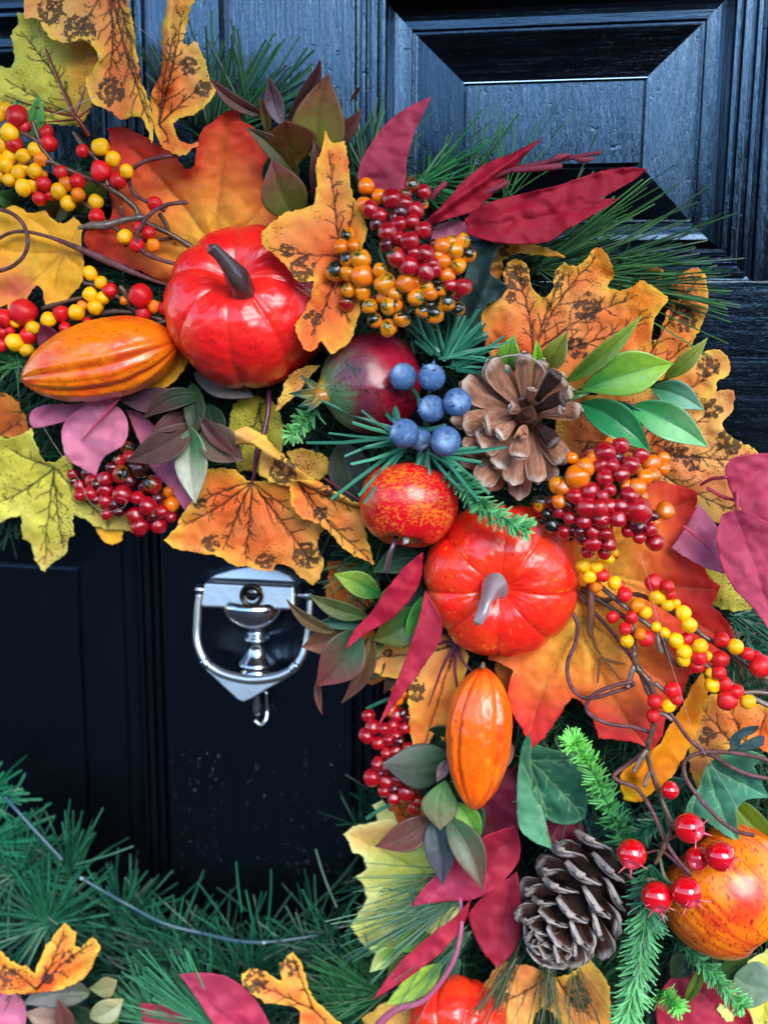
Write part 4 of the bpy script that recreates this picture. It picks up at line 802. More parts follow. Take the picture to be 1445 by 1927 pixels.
leaf(IV, 'shaded green ivy scrap between the ivy leaf and the dark cone', [(1070, 1560), (1110, 1540), (1170, 1580), (1190, 1620), (1140, 1620), (1090, 1590)], .045, 'slate', fray=.4, mt='plain_cloth')

# raised ribs and stems
def rib(on, paths, col, m='twig'):
    t = [o for o in COL.objects if o.parent is None and str(o.get('label', '')).startswith(on)][0]
    for p in paths: tube('leaf_rib', p, m, col, t, sides=7)
rib('yellow green maple leaf with a red stem', [[(168, 256, .07, 5), (150, 228, .075, 4.5), (136, 208, .074, 4), (110, 150, .072, 3), (86, 92, .07, 1.5)], [(141, 216, .074, 3), (152, 190, .072, 2.5), (163, 160, .07, 1.2)], [(146, 222, .074, 3), (160, 212, .072, 2.6), (180, 197, .07, 1.2)], [(140, 218, .074, 3.2), (90, 208, .068, 2.6), (10, 180, .062, 1.2)], [(144, 224, .074, 3), (110, 228, .068, 2), (75, 230, .064, 1)]], (120, 36, 26))
rib('pale orange maple leaf with purple ribs', [[(860, 1130, .07, 4.5), (859, 1180, .078, 4.5), (858, 1215, .084, 4.2)], [(858, 1215, .084, 4), (835, 1250, .086, 3.2), (806, 1330, .082, 1)], [(858, 1218, .084, 4), (856, 1260, .086, 3.2), (862, 1305, .086, 2)], [(860, 1216, .084, 4), (872, 1245, .085, 3), (890, 1266, .084, 2)], [(857, 1215, .084, 4), (835, 1208, .083, 3), (800, 1228, .082, 1.5)], [(858, 1214, .084, 3), (840, 1196, .083, 2.6), (818, 1190, .08, 1.6)]], (100, 42, 74))
rib('broad orange maple leaf with black veins', [[(506, 735, .066, 6), (504, 780, .074, 5), (488, 850, .082, 4.2), (474, 910, .084, 3)], [(490, 820, .080, 4), (482, 858, .084, 4.5), (478, 900, .086, 3)]], (96, 34, 58))
rib('broad mauve leaf with a pink midrib', [[(236, 735, .092, 3.5), (205, 772, .093, 3.5), (154, 829, .088, 1.5)]], (190, 70, 96), m='tendril')
rib('upper rose pink oval leaf', [[(1318, 912, .09, 3), (1340, 901, .1, 3.5), (1366, 898, .11, 3.5)], [(1330, 918, .095, 3.5), (1360, 935, .1, 3.5), (1386, 942, .11, 3)], [(1386, 925, .11, 4), (1386, 945, .112, 4), (1386, 962, .113, 3)]], (176, 60, 84), m='tendril')
rib('pale mauve leaf with a pink midrib', [[(1285, 990, .09, 2.5), (1310, 1010, .09, 2.3), (1334, 1034, .088, 1)]], (190, 70, 96), m='tendril')
rib('broad gold and coral maple leaf', [[(1108, 1100, .085, 7), (1112, 1140, .088, 8), (1110, 1190, .086, 6.5), (1114, 1198, .086, 4)], [(1112, 1190, .086, 4), (1122, 1220, .082, 3), (1140, 1245, .08, 2.5), (1167, 1280, .078, 1)], [(1130, 1232, .081, 2.8), (1126, 1260, .08, 3.2), (1124, 1285, .079, 1.5)], [(1140, 1240, .08, 2.5), (1175, 1250, .079, 1.5)]], (120, 84, 60))
rib('slender wine leaf', [[(866, 1690, .09, 3.5), (868, 1745, .1, 4.5), (850, 1815, .104, 5), (800, 1880, .1, 6), (745, 1900, .095, 8), (712, 1930, .09, 9), (705, 1960, .09, 8)]], (176, 92, 122), m='tendril')
rib('orange pointed maple lobe', [[(610, 900, .085, 3.5), (650, 925, .088, 3.5), (690, 950, .09, 2)], [(700, 960, .09, 2), (735, 1005, .085, 2.4)]], (98, 20, 40))
bud = thing('bud_stick', 'burgundy budded stick between the two crimson leaves', 'twig', P(850, 390, .09))
tube('stick', [(812, 425, .088, 5), (850, 392, .092, 5), (900, 350, .094, 4.6), (960, 321, .096, 5), (1040, 303, .097, 4.5), (1130, 287, .098, 3.5)], 'tendril', (120, 44, 62), bud)
for p in ([(1034, 306, .099, 3), (1048, 297, .101, 6.5), (1072, 291, .1, 2.5)], [(1080, 298, .098, 3), (1095, 301, .1, 5.5), (1116, 299, .1, 3)], [(965, 322, .098, 3), (1000, 318, .1, 6), (1052, 313, .1, 6), (1054, 312, .1, 2)], [(880, 376, .09, 3), (925, 358, .094, 6), (955, 343, .095, 5)], [(812, 375, .09, 4), (822, 360, .092, 6.5), (838, 345, .092, 6)]):
    tube('bud', p, 'tendril', (136, 52, 70), bud)

# ================================================================== FRUIT
def pumpkin(label, x, y, d, axis, rpx, seed, stem, stemcol, base=(248, 36, 22), deep=(250, 60, 24), fl=(246, 120, 20), amount=.74, spin=0.0, n=9, flat=.74, gd=.09):
    t = thing('pumpkin', label, 'pumpkin', P(x, y, d-.05))
    body('body', t, x, y, d, axis, rpx, pumpkin_prof(seed, n, flat, gd=gd), pumpkin_col(seed, base, deep, fl, amount), 'gloss_fruit', spin=spin, nu=130, nv=240)
    if stem: tube('stem', stem, 'stem_plastic', stemcol, t, sides=20, ridge=.16, twist=60, n=30)
    return t
mat('stem_plastic', .28, .5, coat=.4, coatr=.2, var=.1, bump=(200, .3, .0005, (1, 1, 1)))
# upper
pumpkin('upper glossy red pumpkin with a dark brown stem leaning to the upper left', 466, 578, .078, (-.10, .36, .92), 150, 3, [(458, 546, .126, 26), (447, 524, .138, 25), (430, 500, .146, 17), (414, 481, .151, 13), (399, 466, .154, 13)], (84, 62, 62), gd=.038, flat=.82, n=8, base=(248, 26, 30), deep=(250, 44, 30), amount=.84)
pumpkin('lower glossy red pumpkin with a pale grey stem pointing down', 943, 1090, .082, (-.14, -.14, .98), 143, 8, [(932, 1102, .130, 30), (924, 1112, .138, 20), (916, 1130, .148, 13), (908, 1153, .153, 12), (898, 1172, .156, 10)], (150, 132, 138), gd=.05, flat=.8, n=8, fl=(252, 140, 20), amount=.70)
pumpkin('lowest red pumpkin cut off by the bottom edge', 862, 1925, .075, (-.2, -.5, .8), 92, 12, None, None, amount=.86)
def apple_prof(ph, th):
    r = np.sin(ph)**.9*(1-.06*np.cos(ph)); z = .88*np.cos(ph)-.30*np.exp(-(np.sin(ph)/.34)**2)*np.cos(ph)
    k = 1+.02*np.cos(5*th)*np.abs(np.cos(ph))+.02*(fbm(th*1.5, ph*2, 5)-.5); return r*k, z*k
def apple_col(ph, th, r, z):
    C = np.ones(ph.shape+(3,))*lin((222, 14, 30)); s = 1.0
    q = sst(.54, .66, fbm(th*24+ph*4, ph*36, 31, 3)*(.62+.6*vn(th*1.3, ph*1.5, 8))); C = mix(C, lin((240, 140, 34)), .75*q)
    C = mix(C, lin((206, 196, 90)), .9*sst(.30, .12, np.sin(ph)+.1*(vn(th*4, ph*3, 2)-.5))*(z > 0))
    C = mix(C, lin((120, 8, 24)), .5*sst(.55, .8, fbm(th*2, ph*2, 77))); return C
ap = thing('apple', 'red apple mottled with yellow, its stalk end turned down', 'apple', P(770, 950, .09))
body('body', ap, 768, 952, .112, (-.14, -.90, .22), 93, apple_prof, apple_col, 'satin_fruit')
tube('stalk', [(748, 1004, .122, 5), (741, 1022, .131, 5), (733, 1045, .134, 5.5), (727, 1076, .134, 7.5)], 'stem_plastic', (76, 60, 68), ap, sides=12, ridge=.12)
lf = [(760, 1008), (772, 1008), (768, 1022), (758, 1025)]
pz = P(np.array([p[0] for p in lf]), np.array([p[1] for p in lf]), np.array([.132]*4)); mk('glue_blob', pz, np.array([(0, 1, 2, 3)]), lin((225, 215, 205)), 'plastic_leaf', ap, solid=.0012)
def pom_prof(ph, th):
    r = np.sin(ph)**.92; z = np.cos(ph)*1.0+.16*np.exp(-(np.sin(ph)/.2)**2)*(np.cos(ph) > 0)
    k = 1+.035*np.cos(5*th+1)*np.sin(ph)**2+.02*(fbm(th*2, ph*2, 15)-.5); return r*k*(1-.05*np.cos(ph)), z*k
def pom_col(ph, th, r, z):
    g = lin((84, 124, 84)); rr = lin((160, 14, 44)); m_ = lin((110, 44, 58))
    t = z+.7*(fbm(th*1.2, ph*1.6, 3)-.5)+.35*(fbm(th*14, ph*1.5, 6)-.5)
    C = mix(rr*np.ones(ph.shape+(3,)), m_, sst(-.1, .35, t)); C = mix(C, g, sst(.42, .85, t))
    C = mix(C, lin((190, 160, 40)), sst(.93, 1.05, z)*.8)
    sp = sst(.70, .78, vn(th*26, ph*30, 9)*(.7+.5*vn(th*2, ph*2, 10))); C = mix(C, lin((26, 18, 22)), .8*sp)
    return C
pm_ = thing('pomegranate', 'purple red and green pomegranate with its crown to the left', 'pomegranate', P(694, 722, .07))
body('body', pm_, 697, 720, .088, (-.93, -.22, .30), 94, pom_prof, pom_col, 'satin_fruit')
for a, b, w_ in (((607, 742, .106), (566, 706, .112), 17), ((600, 742, .110), (544, 741, .116), 20), ((602, 750, .11), (562, 764, .118), 18), ((604, 748, .114), (575, 778, .124), 14), ((606, 744, .10), (572, 725, .10), 14)):
    lance(pm_, a, b, w_, 0, ((150, 130, 60), (48, 92, 78)), .5, .25, name='sepal')
tube('neck', [(622, 744, .108, 19), (606, 745, .111, 15), (597, 746, .113, 14)], 'satin_fruit', (176, 120, 50), pm_, sides=16)
def pod(label, x, y, d, axis, half, wide, seed, spin, base=(244, 122, 4), deep=(232, 72, 14), g=(196, 50, 26)):
    rg = np.random.default_rng(seed); n = 5; cuts = np.sort((np.arange(n)+rg.uniform(-.36, .36, n))*2*np.pi/n)
    def prof(ph, th):
        th = th+.12*np.sin(ph*2+seed); t = np.cos(ph); dd = np.min([np.abs((th-c+np.pi) % (2*np.pi)-np.pi) for c in cuts], 0)
        gr = np.exp(-(dd/.09)**2); rd = np.exp(-((dd-.22)/.10)**2)
        r = (wide/half)*np.clip(1-np.abs(t)**2.3, 0, 1)**.70*(1-.05*gr+.035*rd)*(1+.10*t)
        r = r*(1+.09*(fbm(th*2.5, t*4, seed)-.5)); return r+.004, t*(1+.0*th)
    def colf(ph, th, r, z):
        dd = np.min([np.abs((th-c+np.pi) % (2*np.pi)-np.pi) for c in cuts], 0)
        C = mix(lin(base), lin(deep), sst(.45, .8, fbm(th*2, z*2.5, seed+1)))
        C = mix(C, lin(g), .7*np.exp(-((dd-.02)/.07)**2)*sst(.2, .6, fbm(th*1, z*5, seed+2)))
        C = mix(C, lin((210, 40, 14)), .7*sst(.78, 1.0, np.abs(z)))
        return mix(C, lin((120, 40, 10)), .6*sst(.84, .9, vn(th*20, z*30, 4)))
    t = thing('cocoa_pod', label, 'pod', P(x, y, d-.02)); body('husk', t, x, y, d, axis, half, prof, colf, 'gloss_fruit', spin=spin, nu=130, nv=180)
    tube('stalk', [(x+axis[0]*half*.97, y-axis[1]*half*.97, d+axis[2]*half*.0004, 6), (x+axis[0]*half*1.05, y-axis[1]*half*1.05, d+axis[2]*half*.0004-.002, 4)], 'twig', (110, 80, 40), t, sides=8)
pod('left orange ridged pod lying almost level above the mauve leaves', 189, 679, .100, (.965, .225, .02), 154, 73, 2, .4)
pod('right orange ridged pod hanging upright below the lower pumpkin', 900, 1390, .110, (.06, .995, .05), 137, 60, 5, 1.0, base=(250, 98, 2), deep=(250, 124, 6), g=(214, 52, 8))
def gourd_col(ph, th, r, z):
    C = np.ones(ph.shape+(3,))*lin((246, 136, 14)); C = mix(C, lin((236, 70, 24)), sst(.35, .75, fbm(th*1.2, ph*1.5, 60)))
    st = sst(.40, .60, fbm(th*26, ph*1.3, 61, 3)*(.6+.7*vn(th*1.5, ph*2, 62))); C = mix(C, lin((206, 48, 24)), .75*st)
    sp = sst(.80, .85, vn(th*44, ph*40, 63)); sp2 = sst(.84, .88, vn(th*22, ph*20, 64)); C = mix(C, lin((150, 20, 20)), .85*np.maximum(sp, sp2)); return C
gd = thing('gourd', 'orange fruit with red streaks and speckles at the lower right', 'gourd', P(1372, 1680, .07))
body('body', gd, 1368, 1676, .08, (.55, -.55, .30), 128, apple_prof, gourd_col, 'satin_fruit')
tube('stalk', [(1425, 1735, .10, 5), (1440, 1748, .11, 5), (1462, 1755, .12, 5)], 'stem_plastic', (84, 66, 50), gd, sides=10)
# ================================================================== WAXY SPRIGS
OL = ((84, 92, 40), (112, 66, 46)); BR = ((84, 58, 50), (118, 70, 66)); DG = ((28, 60, 40), (50, 64, 44)); MX = ((40, 62, 40), (84, 50, 44)); GR = ((66, 134, 46), (120, 176, 60)); GY = ((50, 66, 56), (74, 62, 60)); BP = ((74, 50, 52), (100, 56, 54)); LG = ((60, 140, 70), (110, 178, 110)); DK = ((20, 52, 34), (36, 66, 44))
def O(c, **k): k['cols'] = c; return k
sprig('olive and brown waxy leaf rosette at the top centre before the door', [
 ((500, 218, .07), (389, 140, .09), 26, -12, O(BR)), ((531, 235, .075), (507, 146, .10), 34, -4, O(((150, 140, 150), (120, 86, 96)))), ((543, 228, .08), (603, 112, .105), 34, 10, O(BP)),
 ((600, 300, .085), (618, 138, .095), 100, -8, O(((112, 112, 36), (122, 74, 50)), fold=.3, belly=.36)), ((618, 280, .07), (680, 206, .09), 34, 4, O(BR)), ((505, 255, .07), (488, 182, .085), 18, 3, O(OL)),
 ((553, 320, .085), (538, 226, .112), 108, 0, O(((74, 66, 24), (104, 60, 32)), fold=-.25, belly=.6)), ((562, 335, .080), (462, 240, .10), 42, 10, O(((70, 72, 34), (96, 84, 60)))),
 ((560, 412, .085), (512, 300, .11), 86, -6, O(((92, 104, 40), (126, 72, 62)), fold=.3, belly=.42)), ((596, 385, .078), (589, 262, .10), 44, 12, O(BP)), ((530, 360, .06), (505, 290, .07), 50, 0, O(DK)), ((660, 190, .06), (680, 160, .07), 6, 0, O(BR))])
sprig('dark brown and green waxy leaf rosette below the left pod', [
 ((366, 702, .066), (476, 748, .08), 62, -6, O(((110, 106, 96), (120, 104, 104)), pale=(140, 128, 112))), ((345, 745, .078), (222, 752, .085), 48, -6, O(((96, 66, 74), (84, 60, 70)))), ((380, 745, .085), (268, 790, .10), 40, 16, O(((36, 58, 38), (74, 50, 46)))),
 ((365, 800, .095), (236, 868, .11), 62, -8, O(((92, 66, 58), (78, 54, 50)))), ((360, 805, .10), (368, 948, .104), 62, 4, O(((56, 110, 64), (186, 186, 160)), pale=(206, 206, 184), fold=.3)), ((350, 770, .082), (285, 810, .108), 34, -6, O(BP)),
 ((378, 800, .09), (460, 868, .10), 70, 6, O(((92, 88, 64), (104, 78, 70)))), ((375, 780, .1), (452, 860, .115), 26, 8, O(BP)), ((362, 720, .08), (362, 830, .10), 40, -4, O(((30, 60, 36), (60, 62, 40)))), ((390, 760, .07), (420, 830, .085), 40, 0, O(DG)), ((330, 800, .07), (290, 850, .075), 30, 0, O(DK))])
sprig('green and maroon waxy sprig between the door knocker and the crimson leaves', [
 ((716, 1122, .092), (628, 1080, .104), 46, 4, O(((40, 110, 50), (130, 160, 60)))), ((795, 1050, .07), (702, 1078, .085), 50, 10, O(((26, 60, 44), (50, 90, 64)))), ((692, 1160, .098), (580, 1118, .112), 34, -8, O(((60, 84, 44), (84, 92, 50)))),
 ((632, 1190, .1), (540, 1128, .118), 24, -12, O(((92, 78, 50), (96, 78, 48)))), ((690, 1176, .088), (592, 1174, .096), 28, 4, O(((34, 92, 70), (70, 110, 90)))), ((660, 1182, .08), (568, 1218, .09), 60, -6, O(((120, 92, 60), (128, 82, 64)))),
 ((674, 1186, .1), (594, 1292, .112), 84, -10, O(((40, 80, 52), (112, 56, 56)), fold=.4)), ((700, 1196, .098), (642, 1324, .106), 34, -14, O(((96, 78, 44), (84, 48, 44)))), ((600, 1272, .08), (606, 1344, .084), 13, 5, O(BR)),
 ((792, 1150, .09), (700, 1205, .1), 74, -8, O(((38, 92, 50), (86, 92, 40)))), ((800, 1120, .088), (760, 1220, .098), 38, -4, O(((40, 116, 50), (80, 150, 60)))), ((720, 1200, .08), (668, 1262, .088), 42, 4, O(((96, 120, 44), (110, 84, 50)))),
 ((724, 1240, .07), (676, 1284, .074), 34, 0, O(((60, 66, 44), (70, 60, 50)))), ((745, 1260, .06), (722, 1306, .066), 20, 0, O(MX)), ((740, 1100, .07), (720, 1180, .09), 40, 0, O(((110, 116, 50), (120, 92, 50)))), ((790, 1090, .06), (740, 1150, .07), 60, 0, O(DK))])
sprig('bright green waxy sprig on the right beside the light brown cone', [
 ((1092, 735, .096), (1266, 684, .112), 84, -6, O(((56, 140, 60), (150, 196, 60)), fold=.32, belly=.56, pale=(150, 200, 90))), ((1066, 718, .094), (1206, 594, .115), 36, 8, O(((76, 120, 40), (140, 164, 60)))), ((1250, 712, .09), (1330, 636, .104), 30, 5, O(((110, 140, 50), (150, 160, 70)))),
 ((1090, 758, .09), (1224, 852, .104), 66, -12, O(((24, 110, 60), (56, 150, 90)))), ((1146, 756, .088), (1236, 798, .098), 36, 6, O(((28, 84, 56), (50, 120, 84)))), ((1188, 764, .098), (1332, 842, .11), 68, -8, O(((60, 160, 84), (130, 196, 130)), pale=(150, 210, 150))),
 ((1225, 730, .09), (1324, 772, .10), 50, -8, O(((70, 140, 100), (130, 180, 150)))), ((1040, 742, .09), (1110, 740, .098), 18, 2, O(((70, 110, 44), (60, 100, 44)))), ((958, 706, .082), (967, 630, .1), 42, -6, O(GR)), ((1008, 706, .085), (1009, 640, .1), 18, 2, O(((110, 170, 30), (130, 190, 40)))), ((1014, 704, .082), (1066, 624, .1), 44, 4, O(((110, 120, 40), (130, 140, 56)), roll=.3))])
sprig('grey green and brown waxy rosette left of the hanging right pod', [
 ((846, 1424, .085), (719, 1436, .104), 88, -14, O(((50, 82, 54), (84, 90, 84)), fold=-.35)), ((838, 1468, .10), (828, 1562, .112), 70, 6, O(((70, 124, 60), (110, 104, 80)), belly=.55, fold=-.2)), ((812, 1540, .09), (706, 1592, .104), 58, -10, O(((92, 66, 56), (104, 60, 56)))),
 ((815, 1548, .096), (832, 1666, .104), 58, -6, O(((56, 74, 74), (78, 78, 86)), belly=.4)), ((842, 1538, .1), (908, 1676, .112), 60, -10, O(((60, 88, 62), (104, 72, 60)), pale=(124, 136, 116))), ((858, 1510, .092), (900, 1590, .104), 44, -6, O(((110, 160, 60), (84, 130, 50)))),
 ((885, 1500, .08), (905, 1580, .09), 44, 4, O(((34, 66, 44), (50, 84, 60)))), ((965, 1402, .095), (930, 1466, .11), 34, 6, O(((120, 84, 76), (110, 84, 84)))), ((842, 1430, .105), (822, 1472, .11), 22, 0, O(((110, 90, 96), (104, 84, 90)))), ((860, 1540, .07), (880, 1620, .08), 40, 0, O(DG)),
 ((790, 1400, .06), (870, 1380, .08), 50, 0, O(DK))])
sprig('light green waxy leaves low in the middle under the pine needles', [
 ((735, 1784, .07), (692, 1782, .078), 34, 3, O(((150, 190, 90), (190, 214, 120)))), ((752, 1786, .075), (696, 1830, .084), 34, 4, O(((130, 176, 70), (186, 206, 130)))), ((800, 1785, .074), (728, 1842, .084), 48, 5, O(((110, 140, 40), (120, 130, 44)))),
 ((830, 1815, .078), (724, 1892, .09), 46, -5, O(((140, 180, 60), (160, 190, 80)))), ((812, 1760, .07), (742, 1790, .08), 40, 3, O(GR)), ((850, 1830, .07), (800, 1850, .08), 40, 0, O(DG))])
sprig('dull green and brown waxy leaves at the bottom left corner', [
 ((170, 1868, .08), (44, 1890, .1), 62, 12, O(((84, 96, 76), (112, 110, 110)), pale=(140, 140, 134))), ((140, 1915, .085), (48, 1905, .098), 60, -10, O(((104, 78, 72), (150, 126, 112)))), ((120, 1960, .09), (108, 1880, .108), 34, 8, O(BR)),
 ((168, 1860, .08), (220, 1845, .098), 40, 8, O(((140, 150, 100), (170, 160, 110)), belly=.6)), ((170, 1915, .09), (232, 1880, .104), 46, 6, O(((160, 170, 120), (190, 180, 130)), pale=(196, 196, 160))), ((210, 1950, .07), (218, 1870, .09), 20, 0, O(((90, 130, 50), (110, 150, 60)))), ((120, 1900, .06), (180, 1950, .07), 60, 0, O(DG))])
sprig('grey green oval leaf and olive blade at the lower right under the orange fruit', [
 ((1380, 1838, .07), (1470, 1860, .085), 88, 6, O(((110, 140, 110), (130, 150, 130)), fold=.15)), ((1288, 1888, .06), (1322, 1812, .08), 24, 4, O(((96, 130, 50), (120, 140, 60)))), ((1350, 1840, .06), (1410, 1800, .07), 40, 0, O(((50, 84, 40), (60, 90, 44)))), ((1300, 1800, .05), (1260, 1840, .06), 50, 0, O(DG))])
sprig('olive strap leaf at the right edge above the orange fruit', [((1370, 1500, .07), (1475, 1600, .078), 50, 6, O(((96, 124, 30), (80, 110, 30)), fold=.2)), ((1440, 1530, .06), (1500, 1500, .07), 40, 0, O(DG))])
sprig('dark glossy leaf hidden below the pomegranate', [((640, 830, .05), (690, 960, .07), 80, 4, O(((54, 62, 50), (40, 54, 44)))), ((620, 900, .04), (680, 1000, .05), 60, 0, O(DK))])
sprig('green leaf tips behind the yellow berries at the upper left', [((66, 270, .05), (76, 178, .07), 34, -4, O(((70, 160, 80), (110, 180, 100)))), ((30, 220, .05), (36, 184, .06), 20, 0, O(LG)), ((150, 400, .05), (200, 330, .06), 50, 0, O(((66, 92, 30), (90, 110, 40)))), ((140, 345, .04), (190, 400, .05), 44, 0, O(((80, 80, 30), (96, 84, 40)))), ((40, 390, .045), (-10, 360, .06), 34, 0, O(((60, 100, 40), (90, 130, 60)))), ((100, 420, .05), (120, 370, .06), 44, 0, O(((96, 76, 30), (110, 100, 40))))])

# ================================================================== BERRIES
TW = (76, 56, 44); TG = (92, 78, 70)
cluster('berry_cluster', 'glossy red, orange and green tipped berry cluster above the pomegranate', .125, .022, [
 (689, 351, 15, 'O'), (713, 370, 13, 'O'), (685, 384, 13, 'O'), (737, 375, 18, 'R'), (697, 394, 16, 'R'), (716, 406, 14, 'R'), (775, 349, 14, 'X'), (798, 361, 13, 'R'), (763, 366, 11, 'X'), (763, 382, 13, 'R'), (782, 396, 16, 'R'), (797, 385, 8, 'O'), (775, 417, 13, 'R'), (751, 422, 15, 'R'), (731, 437, 18, 'R'), (709, 422, 12, 'D'), (796, 434, 16, 'R'), (772, 455, 17, 'R'), (753, 450, 14, 'R'), (800, 478, 17, 'R'), (780, 476, 13, 'R'), (746, 484, 18, 'X'), (770, 501, 19, 'R'), (801, 513, 19, 'R'), (755, 400, 14, 'D'), (742, 410, 12, 'D'), (728, 462, 13, 'D'), (815, 498, 12, 'R'), (815, 460, 9, 'D'),
 (654, 443, 13, 'T'), (643, 465, 15, 'O'), (668, 462, 11, 'O'), (654, 487, 14, 'T'), (680, 489, 18, 'G'), (633, 510, 19, 'T'), (657, 513, 15, 'G'), (682, 519, 21, 'O'), (715, 508, 13, 'O'), (725, 534, 19, 'G'), (656, 546, 13, 'G'), (683, 550, 14, 'O'), (652, 569, 14, 'X'), (696, 577, 14, 'G'), (732, 576, 16, 'G'), (757, 599, 15, 'O'), (705, 603, 14, 'T'), (731, 617, 16, 'G'), (744, 552, 14, 'O'), (782, 560, 16, 'O'), (763, 533, 16, 'O'), (803, 541, 12, 'O'), (810, 553, 13, 'O'), (827, 546, 12, 'O'), (745, 575, 11, 'O'), (720, 560, 12, 'O'),
 (841, 519, 15, 'O'), (870, 540, 16, 'R'), (859, 550, 14, 'X'), (841, 570, 15, 'T'), (860, 581, 13, 'T'), (810, 574, 11, 'T'), (817, 591, 17, 'T'), (796, 585, 13, 'O'), (832, 463, 15, 'O'), (855, 471, 15, 'G'), (870, 453, 14, 'G'), (881, 479, 14, 'T'), (834, 491, 13, 'O'), (862, 501, 14, 'O'), (818, 508, 13, 'R'), (848, 537, 12, 'R'), (785, 531, 12, 'O'), (848, 455, 11, 'O'), (825, 480, 10, 'O')],
 [('wire_stem', (150, 70, 20), [(770, 600, .08, 3), (740, 520, .1, 3), (722, 440, .12, 2.5)]), ('wire_stem', (150, 70, 20), [(700, 560, .1, 3), (735, 555, .1, 3), (790, 545, .1, 3)])])
cluster('berry_cluster', 'glossy red and orange berry cluster right of the light brown cone', .112, .026, [
 (1138, 852, 20, 'R'), (1167, 839, 15, 'R'), (1204, 858, 15, 'R'), (1150, 878, 16, 'R'), (1185, 876, 17, 'R'), (1130, 876, 14, 'R'), (1138, 899, 16, 'R'), (1169, 893, 15, 'R'), (1160, 862, 12, 'D'), (1111, 924, 16, 'R'), (1082, 934, 15, 'R'), (1134, 934, 12, 'R'), (1146, 922, 12, 'R'), (1105, 954, 20, 'R'), (1128, 957, 17, 'R'), (1099, 981, 15, 'R'), (1132, 977, 16, 'R'), (1148, 952, 13, 'R'), (1072, 975, 13, 'R'), (1062, 1000, 14, 'R'), (1052, 965, 11, 'R'), (1029, 967, 11, 'K'), (1037, 989, 14, 'K'), (1016, 946, 15, 'T'), (1019, 980, 8, 'K'), (1040, 948, 14, 'D'), (1185, 930, 17, 'R'), (1167, 952, 14, 'R'), (1200, 961, 25, 'R'), (1163, 977, 15, 'R'), (1181, 1000, 12, 'R'), (1202, 1012, 12, 'R'), (1222, 996, 14, 'R'), (1231, 1020, 16, 'R'), (1226, 972, 12, 'D'), (1203, 992, 12, 'D'), (1224, 985, 10, 'R'), (1115, 1022, 17, 'R'), (1144, 1024, 14, 'R'), (1140, 1004, 12, 'R'), (1115, 1000, 13, 'R'), (1097, 1014, 12, 'D'), (1105, 1039, 12, 'R'), (1136, 1041, 12, 'R'), (1078, 1000, 11, 'D'), (1090, 1000, 11, 'D'), (1070, 950, 12, 'D'), (1190, 985, 11, 'D'),
 (1076, 862, 11, 'O'), (1087, 897, 22, 'O'), (1100, 880, 17, 'O'), (1050, 913, 16, 'G'), (1058, 918, 15, 'O'), (1052, 944, 13, 'O'), (1080, 921, 12, 'O'), (1225, 872, 16, 'O'), (1247, 862, 12, 'O'), (1247, 882, 12, 'O'), (1229, 895, 13, 'O'), (1213, 897, 14, 'O'), (1198, 917, 16, 'O'), (1180, 915, 13, 'O'), (1251, 961, 16, 'O'), (1232, 985, 9, 'O'), (1208, 935, 11, 'O'), (1146, 833, 10, 'O'), (1118, 862, 14, 'O')],
 [('wire_stem', (120, 34, 24), [(1090, 860, .09, 4), (1110, 848, .09, 5), (1140, 846, .09, 4)]), ('wire_stem', (150, 60, 20), [(1160, 1050, .08, 3), (1150, 960, .1, 3), (1190, 900, .1, 3)])])
cluster('berry_cluster', 'crimson berry cluster hanging left under the mauve leaves', .066, .016, [
 (138, 893, 11, 'R'), (152, 914, 12, 'R'), (152, 933, 11, 'R'), (176, 904, 14, 'R'), (173, 928, 14, 'R'), (199, 902, 14, 'R'), (228, 892, 17, 'X'), (199, 923, 14, 'R'), (201, 942, 16, 'R'), (231, 931, 18, 'R'), (202, 968, 11, 'R'), (225, 963, 9, 'D'), (239, 842, 12, 'X'), (225, 866, 11, 'X'), (251, 878, 10, 'K'), (263, 883, 14, 'D'), (287, 911, 17, 'X'), (260, 937, 12, 'R'), (280, 952, 17, 'R'), (256, 970, 16, 'R'), (306, 963, 12, 'R'), (298, 938, 12, 'D'), (324, 949, 14, 'O'), (263, 992, 17, 'R'), (299, 989, 15, 'R'), (322, 973, 11, 'R'), (318, 925, 10, 'O'), (245, 905, 13, 'D'), (245, 860, 11, 'R'), (213, 880, 12, 'D'), (272, 915, 12, 'D'), (216, 948, 12, 'D'), (186, 912, 12, 'D'), (180, 940, 10, 'D'), (288, 970, 12, 'D'), (140, 906, 8, 'D'), (165, 890, 11, 'D')],
 [('wire_stem', (110, 30, 30), [(240, 830, .05, 3), (235, 900, .06, 3), (260, 960, .07, 2.5)])])
